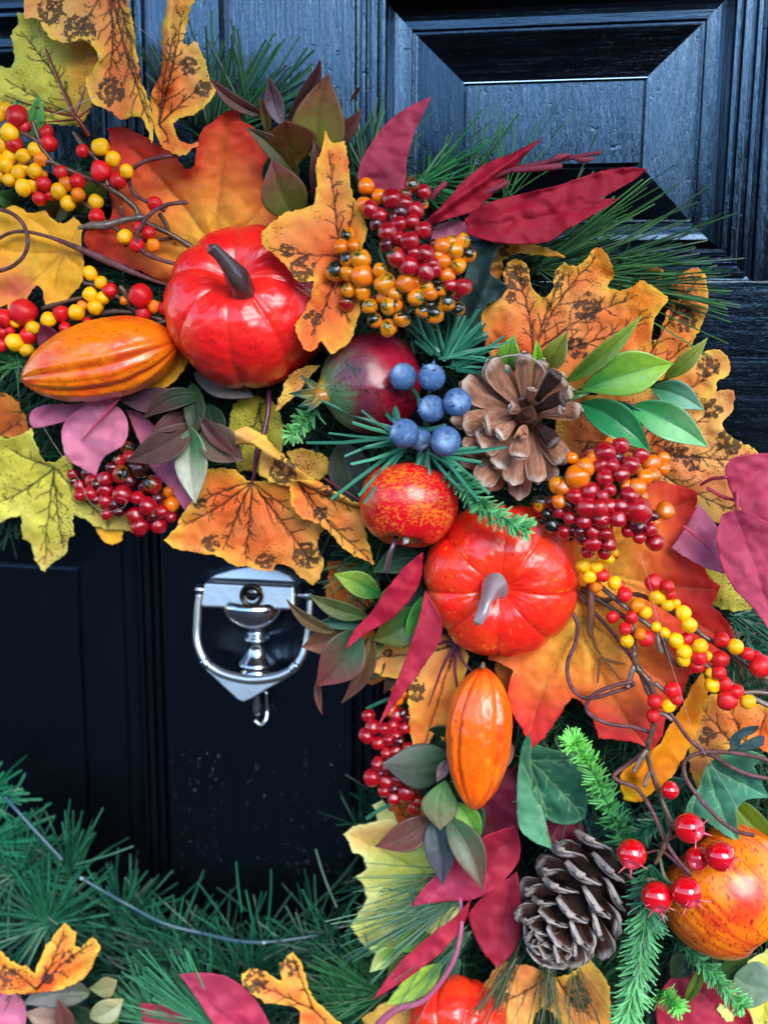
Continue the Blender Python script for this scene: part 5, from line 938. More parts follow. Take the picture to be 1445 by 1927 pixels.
cluster('berry_cluster', 'crimson berry cluster hanging by the dark door left of the right pod', .060, .016, [
 (693, 1347, 12, 'R'), (701, 1368, 14, 'R'), (689, 1384, 14, 'R'), (712, 1398, 13, 'R'), (724, 1372, 12, 'R'), (731, 1392, 11, 'R'), (741, 1365, 11, 'R'), (746, 1346, 13, 'R'), (746, 1384, 12, 'R'), (762, 1370, 11, 'R'), (758, 1342, 10, 'D'), (746, 1413, 12, 'R'), (727, 1417, 11, 'R'), (767, 1408, 11, 'R'), (712, 1437, 13, 'R'), (700, 1463, 16, 'R'), (727, 1443, 13, 'R'), (727, 1470, 13, 'R'), (741, 1456, 11, 'D'), (722, 1488, 11, 'R'), (741, 1501, 12, 'R'), (764, 1491, 18, 'R'), (784, 1508, 12, 'R'), (779, 1519, 12, 'X'), (747, 1467, 12, 'R'), (748, 1316, 12, 'O'), (741, 1292, 10, 'O'), (762, 1303, 11, 'O'), (738, 1338, 11, 'O'), (745, 1277, 9, 'O'), (715, 1455, 10, 'D'), (733, 1428, 10, 'D'), (757, 1430, 12, 'D'), (752, 1395, 10, 'D'), (768, 1350, 9, 'D'), (742, 1484, 11, 'D')],
 [('wire_stem', (30, 96, 72), [(690, 1334, .045, 4.5), (715, 1322, .05, 4), (740, 1312, .055, 3.5)]), ('wire_stem', (30, 96, 72), [(690, 1540, .05, 4.5), (715, 1524, .055, 4), (740, 1512, .058, 3.5)]), ('wire_stem', (110, 30, 30), [(760, 1300, .05, 2.5), (740, 1400, .06, 2.5), (750, 1500, .06, 2.5)])])
cluster('berry_spray', 'matte yellow and red berry spray reaching the upper left corner', .088, .0, [
 (33, 219, 20, 'r'), (47, 238, 12, 'r'), (9, 207, 14, 'y'), (19, 250, 17, 'y'), (-3, 216, 14, 'y'), (29, 272, 16, 'r'), (4, 273, 14, 'y'), (19, 296, 14, 'y'), (45, 294, 14, 'y'), (66, 282, 13, 'y'), (78, 300, 13, 'o'), (12, 311, 14, 'y'), (36, 325, 14, 'y'), (66, 322, 14, 'y'), (46, 316, 12, 'y'), (19, 339, 12, 'y'), (46, 353, 16, 'y'), (62, 350, 12, 'y'), (83, 346, 14, 'r'), (76, 373, 14, 'r'), (88, 249, 13, 'r'), (93, 270, 15, 'r'), (116, 324, 14, 'r'), (147, 341, 14, 'r'), (111, 360, 15, 'y'), (128, 382, 14, 'y'), (126, 346, 13, 'o'), (148, 367, 13, 'o'), (156, 284, 12, 'r'), (190, 277, 16, 'y'), (213, 299, 15, 'y'), (239, 322, 13, 'y'), (190, 323, 19, 'r'), (223, 340, 16, 'r'), (180, 380, 14, 'y'), (182, 407, 14, 'r'), (292, 384, 14, 'r'), (235, 446, 14, 'y'), (289, 461, 12, 'o'), (258, 461, 14, 'r'), (280, 438, 13, 'r'), (262, 428, 10, 'r'), (-8, 300, 14, 'y'), (-4, 330, 14, 'y'), (95, 368, 9, 'r'), (80, 330, 10, 'o')],
 [('twig', TW, [(62, 228, .09, 3.5), (74, 262, .09, 4), (92, 300, .088, 4.5), (150, 328, .086, 4.5), (205, 352, .084, 6.5), (252, 388, .082, 5.5), (268, 414, .08, 5.5), (320, 440, .076, 5.5), (372, 472, .07, 6)]), ('twig', TW, [(-20, 285, .08, 4), (20, 305, .08, 4), (90, 350, .078, 4), (160, 385, .076, 4), (210, 425, .074, 4), (262, 452, .072, 4), (330, 448, .07, 4)]), ('twig', TW, [(28, 245, .086, 5), (60, 258, .09, 5), (80, 280, .09, 4.5), (98, 303, .088, 4.5)]), ('twig', TW, [(48, 305, .09, 4.5), (80, 304, .09, 5), (104, 306, .088, 4)]), ('cut_twig', TG, [(148, 429, .094, 4), (175, 424, .094, 6.5), (200, 424, .092, 7.5), (235, 414, .088, 6.5), (272, 408, .084, 6)]), ('twig', TW, [(228, 388, .086, 4), (230, 404, .084, 4), (240, 416, .082, 3.5)]), ('twig', TW, [(300, 402, .08, 4), (312, 420, .078, 4.5), (318, 436, .076, 4)]), ('twig', TW, [(138, 248, .086, 3), (160, 278, .088, 6), (182, 300, .088, 5), (205, 350, .086, 4)]), ('twig', TW, [(234, 462, .084, 4), (262, 450, .08, 4.5), (300, 452, .076, 4)])])
cluster('berry_spray', 'matte red and yellow berry spray running above the left pod', .082, .0, [
 (170, 514, 13, 'y'), (190, 531, 12, 'y'), (208, 547, 14, 'r'), (265, 556, 22, 'r'), (270, 590, 15, 'r'), (291, 577, 12, 'o'), (310, 580, 12, 'r'), (180, 578, 15, 'y'), (170, 554, 13, 'y'), (194, 561, 12, 'y'), (145, 588, 15, 'y'), (116, 590, 15, 'r'), (92, 602, 15, 'y'), (45, 587, 25, 'r'), (62, 617, 13, 'y'), (54, 632, 16, 'r'), (28, 644, 16, 'y'), (50, 658, 13, 'y'), (6, 625, 13, 'r'), (8, 598, 16, 'r'), (123, 618, 12, 'r'), (30, 607, 10, 'y'), (3, 650, 12, 'r'), (322, 621, 10, 'r'), (165, 606, 9, 'r'), (155, 575, 10, 'o'), (235, 565, 9, 'o'), (20, 622, 9, 'r')],
 [('twig', TW, [(335, 612, .07, 6), (300, 600, .074, 6), (258, 585, .078, 6), (228, 562, .08, 5), (190, 541, .08, 5), (158, 532, .082, 4.5)]), ('twig', TW, [(290, 595, .072, 4), (220, 586, .076, 5), (150, 600, .076, 4.5), (80, 610, .076, 4), (15, 622, .076, 4)]), ('twig', TW, [(226, 538, .088, 4), (236, 552, .086, 6), (246, 576, .082, 4)]), ('twig', TW, [(170, 556, .08, 3.5), (130, 566, .08, 4), (80, 580, .078, 4)]), ('twig', TW, [(288, 616, .08, 4), (306, 606, .08, 4.5), (326, 600, .076, 4)])])
cluster('berry_spray', 'matte yellow and red berry sprays sweeping right from the lower pumpkin', .108, .0, [
 (1096, 1065, 14, 'y'), (1121, 1067, 12, 'y'), (1108, 1085, 13, 'y'), (1134, 1083, 13, 'r'), (1156, 1097, 13, 'y'), (1121, 1104, 11, 'o'), (1175, 1119, 14, 'r'), (1152, 1161, 12, 'r'), (1199, 1140, 14, 'o'), (1213, 1152, 12, 'y'), (1188, 1161, 12, 'r'), (1176, 1183, 12, 'r'), (1179, 1206, 13, 'y'), (1204, 1194, 11, 'o'), (1215, 1201, 15, 'r'), (1234, 1180, 10, 'y'), (1250, 1191, 10, 'y'), (1229, 1097, 16, 'r'), (1255, 1104, 13, 'r'), (1261, 1119, 9, 'r'), (1236, 1123, 15, 'y'), (1255, 1139, 12, 'y'), (1271, 1136, 9, 'y'), (1284, 1154, 14, 'y'), (1296, 1176, 15, 'y'), (1271, 1205, 14, 'y'), (1292, 1202, 12, 'r'), (1287, 1227, 15, 'y'), (1316, 1216, 14, 'y'), (1315, 1237, 14, 'r'), (1286, 1242, 13, 'y'), (1311, 1252, 15, 'r'), (1331, 1235, 9, 'y'), (1354, 1241, 16, 'r'), (1351, 1266, 14, 'r'), (1363, 1287, 14, 'r'), (1384, 1302, 14, 'r'), (1367, 1317, 19, 'r'), (1340, 1289, 15, 'y'), (1336, 1266, 10, 'y'), (1406, 1320, 15, 'y'), (1358, 1204, 14, 'r'), (1383, 1217, 15, 'y'), (1405, 1230, 13, 'r'), (1423, 1234, 9, 'r'), (1431, 1253, 21, 'r'), (1265, 1299, 15, 'r'), (1257, 1327, 13, 'y'), (1232, 1320, 14, 'r'), (1229, 1348, 13, 'r'), (1142, 1050, 13, 'y'), (1155, 1040, 9, 'y'), (1272, 1316, 11, 'r'), (1165, 1100, 9, 'r')],
 [('twig', TG, [(1108, 1082, .09, 5), (1135, 1108, .10, 5), (1180, 1145, .105, 5), (1250, 1200, .106, 5), (1300, 1232, .106, 5), (1350, 1268, .106, 5), (1400, 1305, .106, 5), (1470, 1340, .106, 5)]), ('twig', TW, [(1095, 1108, .08, 5), (1130, 1130, .085, 5), (1190, 1118, .09, 4), (1235, 1134, .098, 5), (1290, 1170, .10, 5), (1320, 1195, .10, 5), (1360, 1220, .10, 5), (1400, 1250, .10, 5), (1470, 1295, .10, 5)]), ('twig', TW, [(1120, 1125, .085, 5), (1165, 1155, .09, 5), (1186, 1175, .096, 6), (1192, 1215, .1, 5.5), (1196, 1252, .102, 6), (1222, 1285, .104, 6), (1232, 1318, .104, 6), (1230, 1360, .104, 5.5), (1218, 1408, .106, 5), (1222, 1440, .108, 5), (1242, 1500, .112, 5), (1261, 1552, .116, 5), (1250, 1590, .118, 4.5), (1232, 1626, .12, 3.5)]), ('twig', TG, [(1262, 1543, .116, 4.5), (1276, 1553, .12, 4)]), ('twig', TG, [(1192, 1252, .102, 5), (1184, 1280, .104, 4.5), (1180, 1294, .106, 5)]), ('twig', TG, [(1232, 1285, .104, 4.5), (1255, 1305, .108, 4)]), ('twig', TG, [(1216, 1412, .108, 4.5), (1202, 1432, .11, 4.5), (1192, 1452, .112, 4)]), ('twig', TG, [(1226, 1448, .108, 4), (1216, 1464, .11, 4), (1212, 1480, .112, 4)]), ('twig', TG, [(1238, 1190, .106, 4.5), (1238, 1210, .108, 5), (1244, 1228, .108, 4)]), ('twig', TW, [(1245, 1205, .1, 4), (1262, 1240, .1, 5), (1282, 1258, .102, 2)]), ('twig', TG, [(1232, 1340, .105, 4.5), (1250, 1345, .107, 4.5), (1264, 1356, .109, 3)]), ('twig', TG, [(1390, 1305, .108, 4), (1420, 1302, .108, 4), (1460, 1306, .108, 4)])])

# single hips and blueberries: body plus spiky calyx parts
def hip_mesh(name, m, col, crater, colin):
    fn = lambda p, t: 1-.10*np.exp(-(p/crater)**2)-.28*np.exp(-(p/(crater*.62))**2)+.012*np.sin(3*t+p*4)
    v, f = sphere_mesh(name, 30, 32, fn); p = np.arccos(np.clip(v[:, 2]/np.linalg.norm(v, axis=1), -1, 1))
    nz = fbm(v[:, 0]*5+9, v[:, 1]*5+v[:, 2]*4, 7); C = mix(lin(col), lin(colin), np.clip(np.exp(-(p/(crater*1.0))**2)*1.1+.55*sst(.5, .8, nz)*(name == 'blueberry'), 0, 1))
    me = mesh(name, v, f, C); me.materials.append(MATS[m]); return me
def sepal_mesh(m, col, col2, L=.62, w=.16):
    n = 5; u = np.linspace(0, 1, n); V_, = [[]]; C = []
    for i, t in enumerate(u):
        hw = w*(1-t)+.012
        for s in (-1, 0, 1): V_.append((.40+L*t*.75, s*hw, .78+L*t*.50+(.05 if s == 0 else 0)-.1*t)); C.append(lin(col)*(1-t)+lin(col2)*t)
        V_.append((.40+L*t*.75-.03, 0, .74+L*t*.50-.1*t)); C.append(lin(col))
    F = []
    for i in range(n-1):
        a = i*4; F += [(a, a+1, a+5, a+4), (a+1, a+2, a+6, a+5), (a+2, a+3, a+7, a+6), (a+3, a, a+4, a+7)]
    me = mesh('sepal', np.array(V_), np.array(F), np.array(C)); me.materials.append(MATS[m]); return me
mat('bloom_berry', .6, .35, var=.22, bump=(260, .5, .0005, (1, 1, 1))); mat('shiny_hip', .10, .5, coat=1.0, coatr=.04)
BB = hip_mesh('blueberry', 'bloom_berry', (70, 108, 158), .46, (150, 180, 214)); SB = sepal_mesh('bloom_berry', (92, 128, 184), (70, 104, 164), L=.5, w=.2)
RH = hip_mesh('berry', 'shiny_hip', (200, 6, 22), .40, (222, 84, 110)); SR = sepal_mesh('shiny_hip', (226, 60, 90), (236, 110, 130), L=.85, w=.13)
def hips(name, label, cat, bme, sme, data, stems, bn):
    t = thing(name, label, cat, P(data[0][0], data[0][1], data[0][3]-.02))
    for (x, y, r, d, ax, ns) in data:
        s = r*MPP(x, y, d); e = rot_to(camvec(ax), rnd.uniform(0, 2)); b = inst(bn, bme, t, P(x, y, d), s, e)
        b.rotation_euler = e
        for i in range(ns):
            o = bpy.data.objects.new('sepal', sme); COL.objects.link(o); o.parent = b; o.rotation_euler = (0, 0, i*2*math.pi/ns+rnd.uniform(-.25, .25)); o.scale = (1, 1, rnd.uniform(.75, 1.1))
    for c, pts in stems: tube('stem', pts, 'twig', c, t, sides=8)
    return t
hips('blueberry_cluster', 'cluster of seven dusty blueberries beside the light brown cone', 'berries', BB, SB, [
 (758, 709, 26, .132, (-.25, .35, .6), 0), (812, 710, 26, .134, (.0, .75, .55), 5), (812, 769, 26, .138, (-.45, .1, .75), 5), (860, 757, 27, .142, (.05, .05, 1), 5), (761, 815, 28, .142, (-.75, .25, .55), 5), (838, 830, 29, .144, (.0, -.05, 1), 5), (790, 826, 22, .128, (.4, -.6, .5), 3)],
 [((60, 130, 104), [(790, 770, .118, 4), (786, 745, .12, 4), (772, 728, .124, 4.5)]), ((60, 130, 104), [(780, 806, .12, 5), (810, 808, .125, 5.5), (838, 800, .13, 4)]), ((40, 90, 70), [(800, 850, .1, 4), (800, 800, .118, 4), (808, 735, .125, 3.5)])], 'blueberry')
hips('rosehip_cluster', 'glossy red hips with spiky crowns in front of the orange fruit', 'berries', RH, SR, [
 (1296, 1558, 28, .132, (.55, -.15, .75), 4), (1188, 1607, 28, .13, (-.2, -.55, .75), 5), (1312, 1616, 23, .12, (-.4, -.2, .6), 0), (1355, 1612, 28, .134, (.6, -.5, .6), 5), (1235, 1688, 29, .134, (-.05, -.65, .7), 5), (1291, 1679, 29, .138, (.35, -.55, .75), 5), (1260, 1487, 17, .12, (.3, .4, .2), 0)],
 [((120, 70, 70), [(1240, 1590, .09, 3), (1275, 1570, .11, 3), (1290, 1560, .12, 3)]), ((110, 120, 90), [(1238, 1600, .1, 3.5), (1250, 1650, .115, 3.5), (1270, 1665, .12, 3)]), ((130, 70, 80), [(1245, 1600, .1, 3), (1290, 1640, .11, 3), (1300, 1650, .115, 2.5)]), ((110, 60, 60), [(1236, 1600, .1, 2.5), (1215, 1605, .11, 2.5)]), ((110, 110, 90), [(1235, 1655, .11, 3), (1215, 1655, .115, 3), (1235, 1665, .12, 3)])], 'berry')

# ================================================================== TENDRILS, THREADS, LIGHT WIRE
TC = (100, 62, 64)
def tendril(label, paths, r=4.8):
    x, y, d = paths[0][0][:3]; t = thing('tendril', label, 'tendril', P(x, y, d))
    for p in paths: tube('coil', [(q[0], q[1], q[2], q[3] if len(q) > 3 else r) for q in p], 'tendril', TC, t, sides=10, twist=1500, ridge=.24, n=int(20+sum(math.hypot(p[i+1][0]-p[i][0], p[i+1][1]-p[i][1]) for i in range(len(p)-1))/2.2), col2=(126, 84, 88))
tendril('brown curled tendril looping at the far left over the yellow leaf', [[(-20, 392, .09), (15, 398, .094), (42, 418, .098), (53, 450, .1), (46, 480, .1), (22, 502, .098), (-10, 512, .094)]])
tendril('long brown twisted stem crossing the yellow leaf towards the upper pumpkin', [[(-20, 462, .084, 4), (15, 440, .086, 4.2), (50, 436, .088, 4.2), (100, 448, .088, 4.5), (150, 468, .088, 7), (200, 490, .086, 8.5), (250, 512, .084, 7), (290, 528, .08, 4), (335, 542, .072, 4)]])
tendril('brown tendril loop over the red and gold leaf left of the upper pumpkin', [[(352, 381, .092), (320, 384, .094), (290, 398, .096), (268, 422, .096), (258, 448, .094), (268, 472, .09), (300, 488, .084), (345, 500, .076)], [(340, 291, .086), (300, 297, .088), (268, 306, .088), (244, 328, .084), (252, 362, .08), (285, 384, .078), (310, 396, .076)]])
tendril('brown looping tendril lying on the coral maple leaf', [[(1074, 1148, .088), (1086, 1175, .09), (1082, 1210, .092), (1068, 1245, .094), (1070, 1282, .096), (1088, 1308, .098), (1112, 1314, .1), (1150, 1304, .102), (1188, 1290, .104), (1184, 1284, .108), (1150, 1292, .11), (1118, 1306, .11), (1103, 1326, .108), (1110, 1345, .106), (1145, 1362, .104), (1190, 1368, .102), (1222, 1378, .098)]])
tendril('brown tendril running from the lower pumpkin to the right edge', [[(1080, 1110, .082), (1125, 1160, .086), (1160, 1200, .09), (1186, 1235, .094), (1205, 1265, .1, 7), (1225, 1310, .102, 7), (1262, 1345, .1, 4.5), (1300, 1395, .1), (1345, 1425, .1), (1400, 1455, .1), (1470, 1470, .098)]])
tendril('brown tendril hooking over the grey green cloth leaf', [[(1470, 1440, .112), (1420, 1424, .114), (1370, 1416, .114), (1322, 1416, .112), (1292, 1428, .11), (1286, 1450, .11), (1300, 1482, .112), (1340, 1530, .116), (1380, 1562, .12), (1418, 1572, .124)]])
tendril('brown tendril zigzagging over the saffron leaf down to the red hips', [[(1222, 1405, .098), (1190, 1432, .102), (1156, 1458, .106), (1165, 1470, .108), (1200, 1486, .11), (1228, 1530, .112), (1250, 1580, .116), (1272, 1615, .12), (1298, 1644, .126)]])
def threads(label, pts, r=.3):
    o = tube('glue_thread', [(*p, r) for p in pts], 'thread', (230, 220, 225), None, sides=5); tag(o, label, 'thread')
threads('fine pink thread stretched down over the right berry sprays', [(1202, 1038, .13), (1222, 1100, .132), (1240, 1180, .134), (1262, 1250, .134), (1285, 1320, .134), (1305, 1380, .132), (1335, 1435, .128)])
threads('fine pale thread lying over the grey green cloth leaf', [(1335, 1435, .118), (1370, 1490, .118), (1390, 1530, .12), (1412, 1568, .12)])
threads('fine pale thread hanging across the two peach leaves at the top', [(248, 38, .1), (285, 72, .104), (320, 100, .104), (358, 142, .106), (395, 185, .104)])
threads('curled pale thread over the left crimson berries', [(80, 800, .1), (112, 850, .1), (150, 905, .1), (170, 945, .098), (200, 962, .096), (232, 955, .096), (238, 942, .096), (222, 936, .096)])
threads('short white hair crossing below the top left red stem', [(94, 216, .1), (130, 205, .102), (160, 190, .104), (180, 182, .104)], .7)
threads('clear wire loop behind the top of the light brown cone', [(930, 680, .125), (945, 672, .126), (975, 668, .126), (1000, 674, .126), (1018, 688, .126), (1026, 702, .124)], 1.5)
threads('thin thread down the long fir tip', [(1262, 1700, .14), (1240, 1735, .142), (1215, 1765, .142), (1205, 1800, .14), (1200, 1830, .136)])
lw = thing('light_string', 'bluish clear cable with tiny lamps running along the lower garland', 'light string', P(155, 1650, .07))
tube('cable', [(10, 1500, .055, 3.5), (35, 1528, .06, 4), (75, 1572, .062, 4), (118, 1618, .062, 4)], 'wire', (60, 90, 110), lw)
tube('cable', [(150, 1650, .06, 3.2), (190, 1674, .058, 3.5), (240, 1702, .05, 4), (310, 1738, .052, 4.2), (380, 1756, .046, 4.2), (450, 1771, .05, 4), (510, 1772, .046, 3.6), (600, 1760, .03, 3)], 'wire', (60, 90, 110), lw)
for x, y in ((154, 1653), (497, 1774)): 
    me_ = bpy.data.meshes.get('lamp_bulb')
    if not me_:
        v_, f_ = sphere_mesh('lamp_bulb', 12, 14); me_ = mesh('lamp_bulb', v_, f_, lin((150, 165, 175))); me_.materials.append(MATS['plastic_leaf'])
    inst('lamp_bulb', me_, lw, P(x, y, .074), (.0019, .0015, .0015))

# ================================================================== PINE CONES
c1 = thing('pine_cone', 'open light brown pine cone seen from its broken end', 'pine cone', P(985, 780, .07))
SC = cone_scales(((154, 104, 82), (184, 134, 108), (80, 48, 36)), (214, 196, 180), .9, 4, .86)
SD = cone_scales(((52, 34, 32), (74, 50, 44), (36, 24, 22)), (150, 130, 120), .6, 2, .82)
core = (990, 778)
SC2 = cone_scales(((166, 116, 92), (190, 142, 116), (84, 50, 38)), (226, 210, 194), 1.0, 4, .82)
sc1 = [ # tip x,y,depth ; width px ; start fraction ; set ; start depth
 (880, 800, .088, 52, 0, SC, .07), (868, 872, .085, 50, 0, SC, .07), (915, 920, .084, 52, 0, SC, .07), (975, 938, .084, 44, 0, SC, .07), (1040, 905, .084, 36, 0, SC, .07), (1062, 870, .088, 44, 0, SC, .075), (902, 700, .084, 30, 0, SC, .07), (850, 790, .078, 40, 0, SC, .065),
 (868, 722, .104, 56, 0, SC, .085), (918, 680, .112, 50, 0, SC, .09), (986, 664, .116, 34, 0, SC, .094), (1058, 705, .110, 52, 0, SC, .09), (1094, 772, .106, 34, 0, SC, .088), (1058, 872, .112, 34, .2, SC, .09), (1012, 908, .116, 38, .15, SC, .094), (962, 912, .114, 44, .1, SC, .094), (902, 912, .108, 50, .15, SC, .088), (872, 850, .104, 46, .1, SC, .088), (870, 800, .108, 48, .12, SC, .09),
 (912, 800, .126, 46, .25, SC, .102), (906, 846, .122, 46, .22, SC, .1), (975, 862, .134, 38, .3, SC, .11), (958, 764, .136, 24, .2, SC, .11), (1002, 730, .134, 22, .35, SC, .118), (1050, 700, .128, 30, .3, SD, .11), (1064, 748, .134, 34, .2, SD, .112), (1060, 768, .132, 26, .25, SC, .11), (1046, 838, .122, 34, .2, SD, .1), (988, 745, .122, 30, .1, SD, .112),
 (890, 750, .094, 44, .1, SC2, .08), (940, 690, .100, 36, .1, SC2, .085), (1022, 676, .098, 30, .1, SC, .08), (1078, 735, .100, 34, .15, SC2, .084), (934, 880, .116, 40, .3, SC2, .096), (898, 830, .112, 40, .3, SC2, .094), (936, 820, .134, 30, .35, SC2, .112)]
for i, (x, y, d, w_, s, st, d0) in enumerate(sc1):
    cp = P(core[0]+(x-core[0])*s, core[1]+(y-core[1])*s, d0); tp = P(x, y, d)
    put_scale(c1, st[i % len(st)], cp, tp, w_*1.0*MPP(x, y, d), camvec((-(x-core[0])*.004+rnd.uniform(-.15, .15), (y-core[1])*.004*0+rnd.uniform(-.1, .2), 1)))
tube('core', [(988, 790, .06, 34), (988, 786, .09, 30), (990, 782, .112, 22), (992, 780, .12, 10)], 'cone', (58, 36, 32), c1, sides=14, n=24, col2=(96, 62, 48))
for a in range(9):
    aa = rnd.uniform(0, 6.28); l = rnd.uniform(14, 34); lance(c1, (988, 800, .118), (988+math.cos(aa)*l, 800+abs(math.sin(aa))*l, .132), 8, rnd.uniform(-3, 3), ((176, 118, 88), (196, 140, 110)), .3, name='splinter')
c2 = thing('pine_cone', 'dark brown pine cone with pale scale rims at the lower right', 'pine cone', P(1080, 1700, .05))
SE = cone_scales(((66, 44, 40), (88, 60, 54), (34, 22, 20)), (190, 178, 172), .92, 4, .84)
Bp = P(1112, 1652, .066); Tp = P(1008, 1808, .130); ax = Tp-Bp; AL = np.linalg.norm(ax); ax = ax/AL
e1 = np.cross(ax, V); e1 /= np.linalg.norm(e1); e2 = np.cross(ax, e1)
def crad(t): return (122*np.clip(1.02-abs(t-.25)**1.7*1.15, .2, 1))*.0004*.98
N2 = 58
for kx in range(N2):
    t = (kx/N2)**.92; a = kx*2.39996; out = math.cos(a)*e1+math.sin(a)*e2
    tilt_ = math.radians(12+56*t**1.3); L = crad(t)*(1.0 if t < .8 else .9)
    cp = Bp+ax*(AL*(-.22+1.05*t)); dr_ = out*math.cos(tilt_)+ax*math.sin(tilt_); tp = cp+dr_*L*(1.0+.12*math.sin(kx))
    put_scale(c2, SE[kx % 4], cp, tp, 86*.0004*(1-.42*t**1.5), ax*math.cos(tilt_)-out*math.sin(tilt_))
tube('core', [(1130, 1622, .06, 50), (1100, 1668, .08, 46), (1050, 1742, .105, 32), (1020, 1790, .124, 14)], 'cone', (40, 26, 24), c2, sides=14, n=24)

# ================================================================== NEEDLES IN FRONT
G1, G2 = (14, 60, 38), (52, 112, 70)
pinesprig('dark pine needles rising behind the two peach leaves at the top', [(400, 265, .045, 44, 70, 70, 130, 250, .12, .2), (360, 230, .04, 26, 100, 60, 90, 190, .1, .25), (470, 230, .045, 34, 55, 60, 90, 200, .15, .25)], G1, G2, wd=6.0)
pinesprig('dark pine needles around the base of the upright pink leaf', [(690, 345, .05, 34, 75, 60, 90, 190, .12, .2), (640, 320, .045, 20, 85, 50, 80, 150, .1, .2)], G1, G2, wd=5.6)
pinesprig('pine needles spreading right behind the glossy berries', [(790, 345, .055, 34, 14, 60, 90, 190, .12, .18), (800, 370, .05, 18, 40, 70, 70, 150, .1, .2)], G1, (40, 132, 66), wd=4.2)
pinesprig('wispy pine needles standing before the door panel', [(950, 375, .05, 14, 88, 50, 110, 210, .1, .12), (880, 340, .05, 12, 60, 40, 100, 170, .1, .15)], (20, 70, 40), (60, 130, 60), wd=2.6)
pinesprig('long pine needles fanning right across the door rail', [(1010, 505, .055, 52, 12, 44, 150, 330, .16, .10), (1080, 520, .055, 46, 2, 30, 160, 320, .2, .10), (1000, 480, .05, 30, 28, 34, 120, 230, .12, .12), (1180, 540, .06, 24, -10, 24, 120, 210, .28, .08)], (14, 52, 36), (74, 128, 66), wd=4.0, bend=.07)
pinesprig('thin grey green pine needles over the lime leaf', [(872, 1640, .066, 34, 200, 34, 120, 260, .1, .12), (860, 1690, .07, 80, 205, 26, 120, 290, .12, .12), (880, 1760, .07, 34, 222, 26, 110, 230, .12, .12), (860, 1800, .06, 26, 245, 30, 90, 150, .1, .15)], (34, 84, 66), (86, 128, 96), wd=2.6, bend=.06)
pinesprig('thin pine needles hanging under the dark pine cone', [(1030, 1800, .066, 32, 268, 22, 120, 200, .12, .1), (1075, 1810, .066, 20, 285, 24, 90, 170, .12, .1), (970, 1795, .07, 24, 250, 20, 130, 220, .1, .1), (955, 1830, .09, 18, 240, 14, 90, 150, .1, .1)], (44, 58, 44), (96, 110, 70), wd=2.6, bend=.05)
pinesprig('emerald pine tuft left of centre in the lower garland', [(90, 1735, .045, 130, 80, 200, 90, 210, .25, .3), (30, 1650, .04, 90, 70, 150, 90, 190, .25, .3), (130, 1640, .04, 34, 85, 60, 90, 180, .2, .2)], (8, 48, 36), (40, 118, 84), wd=4.8, bend=.16)
pinesprig('emerald pine tuft at the left edge high in the lower garland', [(-30, 1590, .04, 70, 35, 110, 90, 190, .2, .3), (-30, 1500, .035, 40, 10, 100, 70, 140, .2, .3)], (14, 86, 62), (40, 140, 96), wd=5.4, bend=.16)
pinesprig('emerald pine tuft along the bottom centre', [(330, 1800, .03, 100, 120, 90, 90, 190, .15, .3, 34), (470, 1830, .03, 110, 100, 90, 90, 170, .15, .3, 36), (620, 1810, .03, 90, 110, 110, 70, 160, .15, .3, 36), (230, 1730, .03, 90, 60, 90, 70, 160, .15, .3)], (8, 44, 34), (34, 104, 76), wd=4.8, bend=.16)
pinesprig('pine needles sloping over the bottom left rose leaves', [(400, 1935, .07, 80, 128, 34, 120, 260, .2, .15), (300, 1930, .06, 60, 118, 60, 90, 190, .2, .2)], (26, 84, 60), (70, 150, 104), wd=4.4, bend=.08)
pinesprig('dark pine needles at the bottom between the two lobed leaf and the wine leaf', [(720, 1870, .045, 110, 150, 70, 80, 200, .2, .25), (660, 1900, .05, 70, 130, 60, 70, 160, .2, .25)], (14, 62, 42), (50, 116, 66), wd=3.6)
pinesprig('small green tuft behind the knocker side of the apple', [(690, 1060, .05, 70, 250, 80, 40, 110, .2, .25), (720, 1020, .05, 50, 210, 70, 50, 110, .2, .25)], (16, 70, 40), (56, 122, 66), wd=2.8)
pinesprig('star shaped green tuft at the left edge below the berries', [(32, 685, .07, 70, 90, 330, 30, 68, .4, .3)], (24, 76, 36), (60, 124, 60), wd=3.4, stem=False)
pinesprig('pine needles behind the right edge berry sprays', [(1380, 1160, .045, 60, -15, 50, 70, 170, .1, .2), (1400, 1230, .04, 60, 10, 60, 70, 140, .1, .2)], (14, 66, 50), (40, 100, 76), wd=4)
TL, TH = (22, 92, 78), (76, 158, 124)
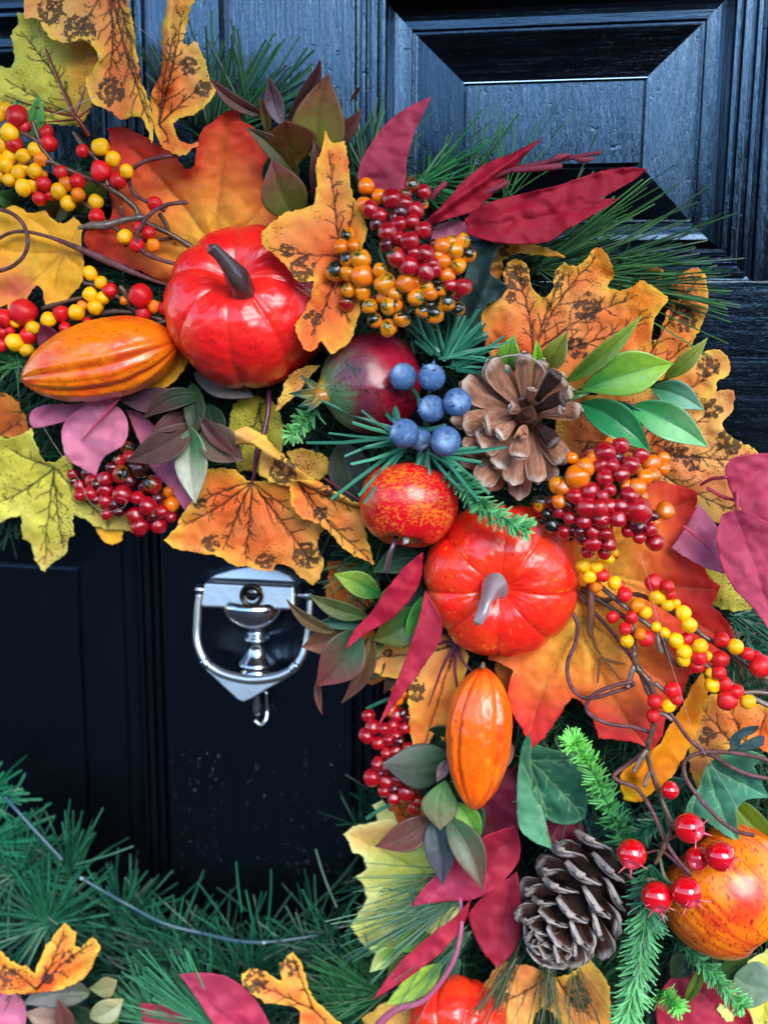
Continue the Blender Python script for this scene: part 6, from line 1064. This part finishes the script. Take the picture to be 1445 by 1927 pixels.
for lab, fs in (('blue green ribbon needles right above the blueberries', [(838, 672, .105, 22, 42, 50, 70, 130, .25, .15, 5), (850, 690, .1, 12, 15, 50, 60, 110, .25, .15, 5), (820, 665, .1, 12, 110, 50, 40, 90, .25, .2, 5)]),
                ('blue green ribbon needles radiating left under the blueberries', [(770, 820, .112, 9, 178, 50, 90, 200, .22, .12, 5), (775, 830, .11, 7, 215, 36, 100, 190, .3, .12, 5), (745, 790, .11, 4, 100, 30, 80, 120, .2, .1, 4)]),
                ('blue green ribbon needles drooping over the apple', [(800, 850, .12, 11, 278, 100, 60, 120, .3, .15, 6), (830, 850, .12, 8, 335, 40, 70, 140, .25, .15, 6)])):
    pinesprig(lab, fs, TL, TH, wd=7.6, name='teal_sprig', bend=.22, stem=False, m='soft_needle')
pinesprig('deep blue green needles behind the dark pine cone and ivy', [(1080, 1480, .04, 60, 260, 160, 60, 150, .1, .3), (1160, 1560, .04, 60, 200, 200, 60, 150, .1, .3)], (12, 56, 50), (36, 96, 80), wd=4)

LGa, LGb = (56, 130, 86), (140, 214, 140)
firtip('small pale green fir tuft left of the pomegranate', [(596, 770, .10), (575, 790, .112), (552, 815, .126)], 34, LGa, (126, 204, 120), n=150)
firtip('green fir tip trailing from the apple across the lower pumpkin', [(850, 880, .12), (880, 922, .132), (910, 955, .142), (950, 978, .150), (985, 992, .154)], 34, (46, 116, 80), (120, 202, 126), n=420)
firtip('bright green fir tip right of the ivy leaf', [(1175, 1585, .07), (1150, 1530, .085), (1128, 1480, .095), (1104, 1430, .108), (1080, 1398, .118)], 42, (40, 112, 74), (130, 226, 104), n=420)
firtip('long green fir tip hanging below the red hips', [(1225, 1630, .09), (1218, 1700, .108), (1208, 1770, .118), (1198, 1840, .12), (1182, 1905, .124), (1178, 1935, .124)], 54, (52, 124, 92), (130, 210, 130), n=760)
firtip('short pale fir tip beside the end of the long fir tip', [(1240, 1868, .09), (1256, 1880, .1), (1272, 1896, .108)], 36, (50, 140, 60), (126, 220, 100), n=120)
firtip('green fir tip slanting right under the orange fruit', [(1275, 1765, .075), (1310, 1800, .08), (1345, 1835, .086), (1372, 1870, .09), (1392, 1890, .096)], 34, (42, 110, 76), (120, 206, 120), n=330)
firtip('dark fir tip behind the ivy leaf and the red hips', [(1290, 1470, .05), (1240, 1540, .055), (1180, 1580, .06)], 46, (16, 70, 50), (40, 110, 76), n=220)
